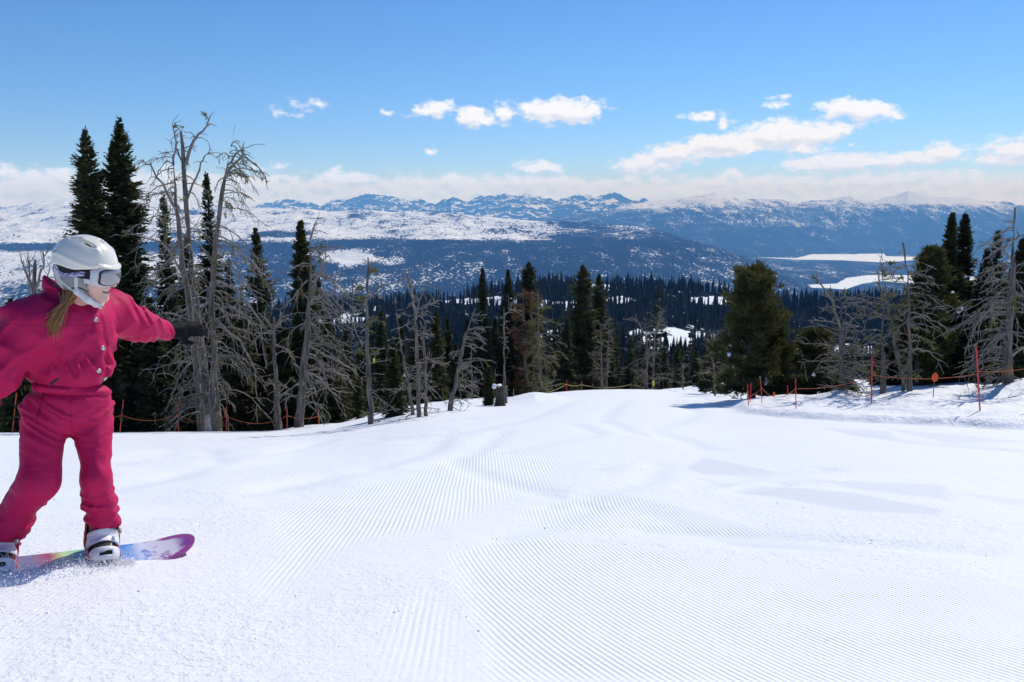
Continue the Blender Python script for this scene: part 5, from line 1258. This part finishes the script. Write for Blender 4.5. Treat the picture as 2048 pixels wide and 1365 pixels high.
# soft ear covers, strap and chin guard
GREYF = simple('grey_ear_pad_fabric', (.30, .30, .29), .85, .15, 70, .2); CREAMF = simple('cream_ear_pad_trim', (.66, .62, .54), .6, .06, 40); FLEECE = simple('white_fleece_chin_strap', (.74, .73, .72), .9, .10, 50, .1, bump=.004, bscale=160)
def pad(x, y, z, g=0.):
    p = (x, y, z); d = ellip(p, (-.018, 0, -.004), (.118 + g, .102 + g, .115 + g)); d = smax(d, -ellip(p, (-.012, 0, 0), (.100, .083, .11)), .002); d = smax(d, z - .026, .004)
    d = smax(d, x - .034 + .35 * (z + .03), .006); lowcut = -.098 + .55 * np.maximum(-x - .02, 0) + .5 * np.maximum(x - .0, 0); d = smax(d, lowcut - z, .006); return smax(d, .020 - np.abs(y), .004)
hpart('ear_pad', lambda x, y, z: pad(x, y, z), (-.15, -.12, -.12), (.06, .12, .04), .0036, GREYF, helmet)
def band_on_pad(fn): return lambda x, y, z: smax(pad(x, y, z, .004), fn(x, y, z), .002)
hpart('ear_pad_trim', band_on_pad(lambda x, y, z: np.minimum(np.minimum(np.abs(x - .012 - .1 * z) - .007, np.abs(z + .060 + .7 * (x + .03)) - .008), np.abs(x + .085 + .25 * z) - .016)), (-.15, -.12, -.12), (.06, .12, .04), .0032, CREAMF, helmet)
for sd in (-1, 1): hpart('ear_pad_piping', band_on_pad(lambda x, y, z: np.maximum(-sd * y, np.minimum(np.abs(np.sqrt((x - .012) ** 2 + (z + .098) ** 2) - .040) - .0028, np.abs(np.sqrt((x - .012) ** 2 + (z + .098) ** 2) - .020) - .0025))), (-.15, -.12, -.12), (.06, .12, .04), .0026, BLACKP, helmet)
def chin_sdf(x, y, z):
    d = None
    for s in (-1, 1):
        for a, b, ra, rb in (((.002, s * .078, -.075), (.038, s * .056, -.108), .015, .015), ((.038, s * .056, -.108), (.058, s * .020, -.130), .015, .014), ((.058, s * .020, -.130), (.062, 0, -.132), .014, .014)):
            c = cone((x, y, z), a, b, ra, rb)[0]; d = c if d is None else smin(d, c, .008)
    return d + .003 * (vn3(x * 120, y * 120, z * 120, 3) - .5)
hpart('chin_strap', chin_sdf, (-.03, -.11, -.16), (.09, .11, -.05), .0034, FLEECE, helmet)
hpart('strap_buckle', lambda x, y, z: smax(ellip((x, y, z), (.074, .012, -.134), (.012, .010, .017)), -ellip((x, y, z), (.082, .014, -.134), (.008, .006, .010)), .002), (.05, -.01, -.16), (.10, .04, -.11), .0024, simple('cream_buckle', (.75, .66, .50), .4, .05), helmet)
# goggles
def gog(p, g): return ellip(p, (.020, 0, .0), (.106 + g, .090 + g, .085 + g))
def gog_shape(y, z, m): return np.sqrt((np.abs(y) / (.084 - m)) ** 4 + ((z + .004) / (.044 - m)) ** 4) - 1 + .55 * np.exp(-(y / .020) ** 2) * sstep(-z, .004, .034)
frame = hpart('goggles', lambda x, y, z: smax(smax(smax(gog((x, y, z), .012), -gog((x, y, z), -.012), .002), .028 * gog_shape(y, z, 0.), .004), .028 - x, .004), (.0, -.11, -.07), (.16, .11, .06), .003, simple('white_goggle_frame', (.62, .62, .63), .35, .3, 60))
LENSM = simple('grey_mirror_lens', (.34, .32, .33), .10, .15, 6, .9, .55, coat=.3)
hpart('lens', lambda x, y, z: smax(smax(smax(gog((x, y, z), .0155), -gog((x, y, z), .004), .002), .028 * gog_shape(y, z, .0085), .003), .035 - x, .004), (.0, -.11, -.07), (.16, .11, .06), .003, LENSM, frame)
hpart('lens_rim', lambda x, y, z: smax(smax(smax(smax(gog((x, y, z), .0165), -gog((x, y, z), .002), .001), .028 * gog_shape(y, z, .0060), .002), -.028 * gog_shape(y, z, .0095), .002), .033 - x, .002), (.0, -.11, -.07), (.16, .11, .06), .0024, BLACKP, frame)
hpart('face_foam', lambda x, y, z: smax(smax(smax(gog((x, y, z), -.004), -gog((x, y, z), -.020), .002), .028 * gog_shape(y, z, -.004), .003), .012 - x, .003), (.0, -.11, -.07), (.16, .11, .06), .003, LINERM, frame)
def strap_material():
    m, N, b = principled('lavender_swirl_strap'); b.inputs['Roughness'].default_value = .7
    tc = N.n('ShaderNodeTexCoord').outputs['Object']; n = N.noise(tc, 26, 2, .5)
    w = N.m('SINE', N.m('MULTIPLY', n, 46)); sp = N.n('ShaderNodeSeparateXYZ'); N.link(tc, sp.inputs[0])
    N.link(N.mix(N.smooth(w, -.2, .5), (.46, .42, .62), (.10, .09, .17)), b.inputs['Base Color']); return m
sb = lambda x, y, z: smax(smax(smax(ellip((x, y, z), (-.010, 0, .012), (.124, .108, .13)), -ellip((x, y, z), (-.010, 0, .012), (.116, .100, .125)), .002), np.abs(z - .006 + .10 * x) - .017, .002), x - .062, .002)
hpart('goggle_strap', sb, (-.15, -.12, -.05), (.09, .12, .05), .003, LINERM, frame)
hpart('strap_print', lambda x, y, z: smax(smax(smax(ellip((x, y, z), (-.010, 0, .012), (.1258, .1098, .1315)), -ellip((x, y, z), (-.010, 0, .012), (.120, .104, .128)), .001), np.abs(z + .002 + .10 * x - .012 * np.sin(x * 34)) - .0105, .002), x - .046, .002), (-.15, -.12, -.05), (.09, .12, .05), .0026, strap_material(), frame)
# ponytail over the collar
HAIRM = simple('dark_blonde_hair', (.40, .20, .075), .45, .5, 60, .4)
rng = np.random.default_rng(9); mb = MB(); ra, rb, rc, rd = L(138, 588, .15), L(132, 602, .20), L(122, 620, .235), L(103, 652, .25)
for k in range(420):
    o1 = rng.normal(0, .006, 3); o2 = rng.normal(0, .009, 3); tq = np.linspace(0, 1, 9)[:, None]
    e = rd + o2 + np.array([rng.normal(0, .010), 0, rng.normal(0, .020)])
    B = (1 - tq) ** 3 * (ra + o1 * 2.2) + 3 * (1 - tq) ** 2 * tq * (rb + o1) + 3 * (1 - tq) * tq ** 2 * (rc + o2) + tq ** 3 * e
    mb.tube(B, .0030 * np.linspace(1, .25, 9), 4, False)
for k in range(70):     # strands drawn back under the ear pad
    o1 = rng.normal(0, .012, 3); tq = np.linspace(0, 1, 6)[:, None]; s = L(rng.uniform(142, 170), rng.uniform(578, 592), .155); B = s * (1 - tq) + (ra + o1) * tq + np.array([0, .012, -.004]) * np.sin(tq * math.pi); mb.tube(B, .003, 4, False)
obj('ponytail', mb.mesh('ponytail'), HAIRM, RIDER)
mb = MB(); mb.tube([ra + np.array([.004, .0, -.002]), rb * .45 + ra * .55 + np.array([0, .004, 0])], .017, 10); obj('hair_tie', mb.mesh('hair_tie'), BLACKP, RIDER)

# ------------------------------------------------------------------ gloves
GLOVEM = simple('black_glove_leather', (.004, .004, .005), .65, .5, 50, .08, bump=.003, bscale=60)
def glove(wr, tip, side, name):
    """gloved hand from wrist to middle finger tip; side = direction the thumb leaves the palm"""
    f = tip - wr; ln = np.linalg.norm(f); f = f / ln; s = side - f * np.dot(side, f); s /= np.linalg.norm(s); n = np.cross(f, s)
    P = lambda a, b, c: wr + f * a + s * b + n * c
    def sdf(x, y, z):
        p = (x, y, z); d = cone(p, P(-.055, 0, 0), P(.035, 0, 0), .046, .043)[0]
        w = [p[i] - P(.085, 0, 0)[i] for i in range(3)]; a = w[0] * f[0] + w[1] * f[1] + w[2] * f[2]; b = w[0] * s[0] + w[1] * s[1] + w[2] * s[2]; c = w[0] * n[0] + w[1] * n[1] + w[2] * n[2]
        k = np.sqrt((a / .062) ** 2 + (b / .046) ** 2 + (c / .025) ** 2); d = smin(d, (k - 1) * .025, .02)
        for q, (b0, l) in enumerate(((.031, .086), (.011, .098), (-.010, .092), (-.029, .074))):
            r = .0135 if q < 3 else .012; m1 = P(.125, b0 * .95, .0); m2 = P(.125 + l * .5, b0 * 1.0, -.006); m3 = P(.125 + l, b0 * .92, -.022 - .004 * q)
            d = smin(d, smin(cone(p, m1, m2, r, r * .95)[0], cone(p, m2, m3, r * .95, r * .8)[0], .006), .008)
        t1, t2, t3 = P(.050, .032, -.008), P(.088, .066, -.022), P(.122, .070, -.034); d = smin(d, smin(cone(p, t1, t2, .017, .015)[0], cone(p, t2, t3, .015, .012)[0], .006), .012)
        return d + .005 * (vn3(x * 45, y * 45, z * 45, 5) - .5)
    c = (wr + tip) / 2; V, Q = surface_net(sdf, c - .2, c + .2, .0046)
    g = rpart(name, V, Q, GLOVEM)
    mb = MB(); mb.tube([P(-.075, 0, 0), P(-.04, 0, 0)], [.052, .050], 16, True); obj('cuff', mb.mesh('cuff'), BLACKP, g); return g
glove(L(343, 661, -.35), L(424, 655, -.46), np.array([.15, .30, -1.0]), 'glove')
glove(wrR + np.array([-.01, 0, 0]), wrR + np.array([-.17, .06, -.07]), np.array([0, .8, .6]), 'glove')

# ------------------------------------------------------------------ snowboard, boots and bindings
def gpt(u, v): return GP(u, v)
nose = gpt(388, 1104); tailpt = gpt(-40, 1152)
bx = (tailpt - nose); blen = 1.48; bx = bx / np.linalg.norm(bx); bn = np.array([0, 0, 1.]); by = np.cross(bn, bx); by /= np.linalg.norm(by); bn = np.cross(bx, by)
BO = nose + bn * .012
def board_mesh():
    n, m = 90, 9; s = .5 - .5 * np.cos(np.linspace(0, math.pi, n)); V = []
    half = .128 + .018 * (2 * s - 1) ** 2
    end = np.sqrt(np.clip(1 - ((np.abs(2 * s - 1) - .78) / .22).clip(0, 1) ** 2.4, 0.0, 1)); half = half * np.maximum(end, .02)
    rise = .050 * (((np.abs(2 * s - 1) - .70) / .30).clip(0, 1)) ** 1.8
    for side in (1, 0):
        for i in range(n):
            for j in range(m):
                q = -1 + 2 * j / (m - 1); V.append((s[i] * blen, q * half[i], rise[i] + (.009 if side else 0.)))
    V = np.array(V); f = grid_faces(n, m); Q = [f, f[:, ::-1] + n * m]; i = np.arange(n - 1); A = i * m; B = (i + 1) * m; o = n * m
    Q.append(np.stack([A, B, B + o, A + o], 1)); Q.append(np.stack([B + m - 1, A + m - 1, A + m - 1 + o, B + m - 1 + o], 1))
    j = np.arange(m - 1); Q.append(np.stack([j + 1, j, j + o, j + 1 + o], 1)); e = (n - 1) * m; Q.append(np.stack([e + j, e + j + 1, e + j + 1 + o, e + j + o], 1))
    return fast_mesh('deck', V, np.concatenate(Q), False)
def deck_material():
    m, N, b = principled('snowboard_graphic'); b.inputs['Roughness'].default_value = .28; b.inputs['Coat Weight'].default_value = .3
    tc = N.n('ShaderNodeTexCoord').outputs['Object']; sp = N.n('ShaderNodeSeparateXYZ'); N.link(tc, sp.inputs[0]); x, y = sp.outputs[0], sp.outputs[1]
    nz = N.noise(tc, 11, 6, .7); n2 = N.noise(tc, 34, 4, .7); n3 = N.noise(tc, 5, 3, .6)
    xx = N.m('ADD', x, N.m('MULTIPLY_ADD', nz, .10, -.05))
    cr = N.n('ShaderNodeValToRGB'); N.link(N.m('DIVIDE', xx, 1.48), cr.inputs[0]); e = cr.color_ramp.elements; e[0].position = 0; e[0].color = (.22, .015, .23, 1); e[1].position = 1; e[1].color = (.2, .05, .3, 1)
    for p, c in ((.10, (.26, .03, .27)), (.11, (.35, .10, .32)), (.15, (.04, .22, .62)), (.29, (.03, .27, .72)), (.335, (.25, .62, .35)), (.38, (.62, .75, .30)), (.42, (.45, .04, .05)), (.46, (.24, .18, .28)), (.58, (.22, .16, .26)), (.62, (.70, .25, .24)), (.80, (.72, .66, .66)), (.92, (.5, .08, .10))):
        q = e.new(p); q.color = c + (1,)
    white = N.m('MULTIPLY', N.smooth(N.m('MULTIPLY_ADD', n2, .4, N.m('MULTIPLY', nz, .6)), .40, .50), N.m('MULTIPLY', N.smooth(x, .03, .10), N.m('SUBTRACT', 1.0, N.smooth(x, .46, .52))))
    white = N.m('MULTIPLY', white, N.m('MULTIPLY_ADD', N.smooth(x, .22, .30), -.65, .85))
    c = N.mix(white, cr.outputs[0], (.80, .80, .82))
    qx = N.m('DIVIDE', N.m('SUBTRACT', .21, x), .215); qy = N.m('DIVIDE', y, .142)
    rim = N.m('MULTIPLY', N.smooth(N.m('ADD', N.m('SQRT', N.m('ADD', N.m('MULTIPLY', qx, qx), N.m('MULTIPLY', qy, qy))), N.m('MULTIPLY_ADD', nz, .5, -.25)), .84, .90), N.smooth(x, .17, .12)); c = N.mix(rim, c, (.33, .035, .22))
    # pale diagonal field between the feet with pink edge, dark scribble near the rear foot
    dg = N.m('SUBTRACT', N.m('MULTIPLY_ADD', y, 1.8, N.m('MULTIPLY', N.m('SUBTRACT', x, .86), -.9)), 0.02)
    pale = N.m('MULTIPLY', N.smooth(N.m('MULTIPLY', dg, -1), .02, .06), N.smooth(x, .60, .66)); c = N.mix(N.m('MULTIPLY', pale, .0), c, (.8, .74, .72))
    pk = N.m('MULTIPLY', N.smooth(N.m('MULTIPLY_ADD', y, -2.2, x), 1.02, 1.10), 1.0); c = N.mix(pk, c, N.mix(N.smooth(nz, .5, .6), (.80, .76, .74), (.72, .22, .20)))
    red = N.m('MULTIPLY', N.smooth(nz, .60, .68), N.m('MULTIPLY', N.smooth(x, .62, .70), .8)); c = N.mix(red, c, (.25, .02, .05))
    dx = N.m('SUBTRACT', x, 1.02); dy = N.m('SUBTRACT', y, -.04); rr = N.m('SQRT', N.m('ADD', N.m('MULTIPLY', dx, dx), N.m('MULTIPLY', dy, dy)))
    scr = N.m('MULTIPLY', N.smooth(rr, .07, .05), N.smooth(N.m('ABSOLUTE', N.m('SINE', N.m('MULTIPLY', N.noise(tc, 30, 2, .5), 30))), .55, .4)); c = N.mix(scr, c, (.02, .02, .03))
    N.link(c, b.inputs['Base Color']); return m
BOARD = empty('snowboard', BO); tag(BOARD, 'snowboard with a purple tip and colourful splash graphic under the rider', 'snowboard')
MBW = Matrix(((bx[0], by[0], bn[0]), (bx[1], by[1], bn[1]), (bx[2], by[2], bn[2]))).to_4x4(); BOARD.matrix_world = Matrix.Translation(Vector(BO)) @ MBW
DECKM = deck_material()
obj('deck', board_mesh(), DECKM, BOARD)
def to_board(w): d = np.asarray(w) - BO; return np.array([np.dot(d, bx), np.dot(d, by), np.dot(d, bn)])
REDB = simple('red_binding_plastic', (.50, .035, .03), .4, .15, 30); WHITEB = simple('white_binding_strap', (.74, .74, .76), .45, .06, 40); BOOTW = simple('white_boot_shell', (.66, .65, .67), .5, .1, 30); BOOTK = simple('black_boot_lacing', (.02, .02, .02), .6, .4, 50); LACEM = simple('cream_laces', (.62, .58, .48), .8, .15, 60)
cam_side = np.sign(np.dot(by, -P0 / np.linalg.norm(P0)))    # the toe edge faces the camera
def foot(ank, name_l):
    aw = to_world(ank[None])[0]; ab = to_board(aw); cx = ab[0]; ty = cam_side
    g0 = .012
    def B(x, y, z): return np.array([cx + x, ty * y, z])           # y runs from heel to toe
    def bmesh_(name, f, lo_, hi_, h, mat, parent):
        V, Q = surface_net(f, lo_, hi_, h)
        if ty < 0: V = V * np.array([1, -1, 1]); Q = Q[:, ::-1]
        V = V + np.array([cx, 0, 0]); return fast_mesh(name, V, Q), mat, parent, name
    lean = (ab[0] - cx, 0)
    def boot(x, y, z):
        p = (x, y, z); top = (ANK[0], ANK[1], ANK[2])
        d = cone(p, (0, -.055, .075), top, .054, .058)[0]
        ft = cone(p, (0, -.065, .060), (0, .085, .052), .050, .046)[0]; d = smin(d, ft, .035); d = smax(d, .016 - z, .006); d = smax(d, z - (ANK[2] + .03), .008)
        return d - .003 * np.exp(-((z - .13 - .3 * y) / .008) ** 2)
    ANK = np.array([0, ty * ab[1], min(ab[2], .26)])
    BT = empty('x') if False else None
    me, mt, _, _ = bmesh_('boot', boot, (-.10, -.17, .0), (.10, .17, .34), .0055, BOOTW, None)
    # boots belong to the rider: bring them into rider space
    def as_rider(me):
        n = len(me.vertices); co = np.empty(n * 3, np.float32); me.vertices.foreach_get('co', co); co = co.reshape(-1, 3)
        w = BO + co[:, :1] * bx + co[:, 1:2] * by + co[:, 2:3] * bn - P0; r = np.stack([w @ ER, w @ ET, w @ EU], 1); me.vertices.foreach_set('co', r.astype(np.float32).ravel()); me.update(); return me
    bo = obj('boot', as_rider(me), BOOTK, RIDER)
    me, *_ = bmesh_('lacing', lambda x, y, z: smax(smax(boot(x, y, z) - .003, np.abs(x) - .040, .004), -(y + z * .35 - .035), .004) if True else 0, (-.10, -.17, .0), (.10, .17, .30), .0055, BOOTK, None)
    lc = obj('lacing', as_rider(me), BOOTK, bo)
    mb = MB()
    for q in range(5):
        z = .085 + q * .022; pts = []
        for x in np.linspace(-.032, .032, 7):
            yv = .14
            while yv > -.05 and boot(np.array([x]), np.array([yv]), np.array([z + .3 * x * (1 if q % 2 else -1)]))[0] > .004: yv -= .003
            pts.append(B(x, yv + .001, z + .3 * x * (1 if q % 2 else -1)))
        mb.tube(pts, .0032, 5)
    lm = mb.mesh('lace'); obj('lace', as_rider(lm), LACEM, lc)
    # binding: base, highback, ankle strap with ratchet, toe strap
    bi = empty('binding'); bi.parent = BOARD; bi.location = (0, 0, 0)
    def part(name, f, h, mat, lo_=(-.12, -.18, -.005), hi_=(.12, .18, .34)):
        me, *_ = bmesh_(name, f, lo_, hi_, h, mat, None); return obj(name, me, mat, bi)
    part('base_plate', lambda x, y, z: smax(np.maximum(np.maximum(np.abs(x) - .060 - .008 * np.cos(y * 20), np.abs(y) - .135), np.abs(z - .012) - .010), -np.maximum(np.abs(x) - .049, .022 - z), .003), .0055, REDB)
    part('side_rail', lambda x, y, z: np.maximum(np.maximum(np.abs(np.abs(x) - .062) - .006, np.abs(y + .02) - .10), np.abs(z - .030 - .035 * np.exp(-((y + .07) / .05) ** 2)) - .024), .005, REDB)
    part('highback', lambda x, y, z: smax(smax(smax(boot(x, y, z) - .018, -(boot(x, y, z) - .006), .002), y + .035 + .22 * (z - .05), .004), smax(.03 - z, z - .225, .01), .004), .0055, REDB)
    st = lambda yc, zc, ax, w: (lambda x, y, z: smax(smax(smax(boot(x, y, z) - .017, -(boot(x, y, z) - .004), .002), np.abs((y - yc) * ax[0] + (z - zc) * ax[1]) - w, .004), -.02 - y, .004))
    a_st = part('ankle_strap', st(.040, .128, (-.62, .78), .030), .005, WHITEB)
    def toe(x, y, z):
        d = st(.112, .062, (-.62, .78), .030)(x, y, z); hole = np.maximum(np.abs((y - .112) * -.62 + (z - .062) * .78) - .010, np.abs(x) - .026); return smax(d, -hole, .003)
    part('toe_strap', toe, .0045, WHITEB)
    part('ratchet', lambda x, y, z: smax(ellip((x, y, z), (-.066, .035, .140), (.010, .020, .013)), -ellip((x, y, z), (-.082, .035, .140), (.010, .012, .009)), .002), .004, simple('grey_ratchet', (.30, .30, .28), .4, .2))
    return cx
foot(ankL, 'front'); foot(ankR, 'rear')

# ------------------------------------------------------------------ snow thrown up along the board's near edge, and loose lumps on the piste
rng = np.random.default_rng(21)
PELLET = simple('snow_grains', (.90, .91, .93), .7, .04, 30, .2)
def grains(centres, sizes, name, label, cat, smooth=True):
    n = len(centres); t = (1 + 5 ** .5) / 2
    iv = np.array([(-1, t, 0), (1, t, 0), (-1, -t, 0), (1, -t, 0), (0, -1, t), (0, 1, t), (0, -1, -t), (0, 1, -t), (t, 0, -1), (t, 0, 1), (-t, 0, -1), (-t, 0, 1)]) / 1.9
    it = np.array([(0, 11, 5), (0, 5, 1), (0, 1, 7), (0, 7, 10), (0, 10, 11), (1, 5, 9), (5, 11, 4), (11, 10, 2), (10, 7, 6), (7, 1, 8), (3, 9, 4), (3, 4, 2), (3, 2, 6), (3, 6, 8), (3, 8, 9), (4, 9, 5), (2, 4, 11), (6, 2, 10), (8, 6, 7), (9, 8, 1)])
    V = centres[:, None] + iv[None] * sizes[:, None, None] * rng.uniform(.45, 1.3, (n, 12, 1)) * rng.uniform(.6, 1.3, (n, 1, 3))
    T = (np.arange(n) * 12)[:, None, None] + it[None]
    o = obj(name, fast_mesh(name, V.reshape(-1, 3), T.reshape(-1, 3), smooth), PELLET); tag(o, label, cat, kind='stuff'); return o
n = 16000; s = rng.uniform(.28, 1.46, n); away = rng.exponential(.055, n) * np.interp(s, [.28, .5, 1.1, 1.46], [.35, .8, 1.6, 2.0]); hgt = np.abs(rng.normal(0, 1, n)) * np.interp(s, [.28, .6, 1.2, 1.46], [.010, .030, .055, .06]) * np.exp(-away * 3)
c = BO[None] + s[:, None] * bx + (cam_side * (.150 + away - .07 * rng.uniform(size=n)))[:, None] * by; c[:, 2] = G(c[:, 0], c[:, 1]) + hgt + .002
far = rng.uniform(size=n) < .05; c[far, 2] += rng.uniform(.0, .12, far.sum()) * np.interp(s[far], [.28, 1.46], [.3, 1])
grains(c, np.clip(rng.lognormal(-6.5, .45, n), .0008, .006), 'snow_spray', 'fine snow sprayed up along the near edge of the snowboard', 'snow spray')
# low ridge of pushed-up snow covering the near edge
m_ = 70; k_ = 9; ss = np.linspace(.22, 1.9, m_); Vv = []
for i, s_ in enumerate(ss):
    hgt_ = .042 * sstep(s_, .22, .75) * (1 + .25 * fbm2(np.array([s_ * 9]), np.array([3.]), 3, 3)[0])
    for j in range(k_):
        q = -1 + 2 * j / (k_ - 1); wdt = .05 + .05 * sstep(s_, .3, .9); p = BO + bx * s_ + by * cam_side * (.150 + .02 * q + wdt * q)
        z = float(near_z(np.array([p[0]]), np.array([p[1]]))[0]); Vv.append((p[0], p[1], z - .006 + hgt_ * (1 - q * q) ** 1.0 + .008 * (vn2(np.array([s_ * 40]), np.array([q * 5.]), 5)[0] - .5)))
fq = grid_faces(m_, k_); fq = fq if cam_side < 0 else fq[:, ::-1]
tag(obj('snow_ridge', fast_mesh('snow_ridge', np.array(Vv), fq), PELLET), 'low ridge of pushed-up snow along the snowboard edge', 'snow ridge', kind='stuff')
# loose lumps, thick where the piste is churned
nn = 60000; yy_ = 1.7 * (13 / 1.7) ** rng.uniform(0, 1, nn); xx_ = rng.uniform(-.75, .75, nn) * yy_
def samp(A):
    i = np.clip(np.searchsorted(YS, yy_) - 1, 0, len(YS) - 2); j = np.clip(np.searchsorted(XS, xx_) - 1, 0, len(XS) - 2); return A[i, j]
dens = samp(chop) * sstep(fbm2(xx_ / .6, yy_ / .6, 4, 55), -.05, .45) ** 1.5 + .012
kp = rng.uniform(size=nn) < dens * .22; kp &= samp(np.maximum(cord1, cord2)) < .75
xx_, yy_ = xx_[kp], yy_[kp]; sz = np.clip(rng.lognormal(-5.85, .40, len(xx_)), .0020, .009)
cc = np.stack([xx_, yy_, G(xx_, yy_) - sz * .1], 1)
grains(cc, sz, 'snow_crumbs', 'loose crumbs of snow scattered over the churned slope', 'snow crumbs')
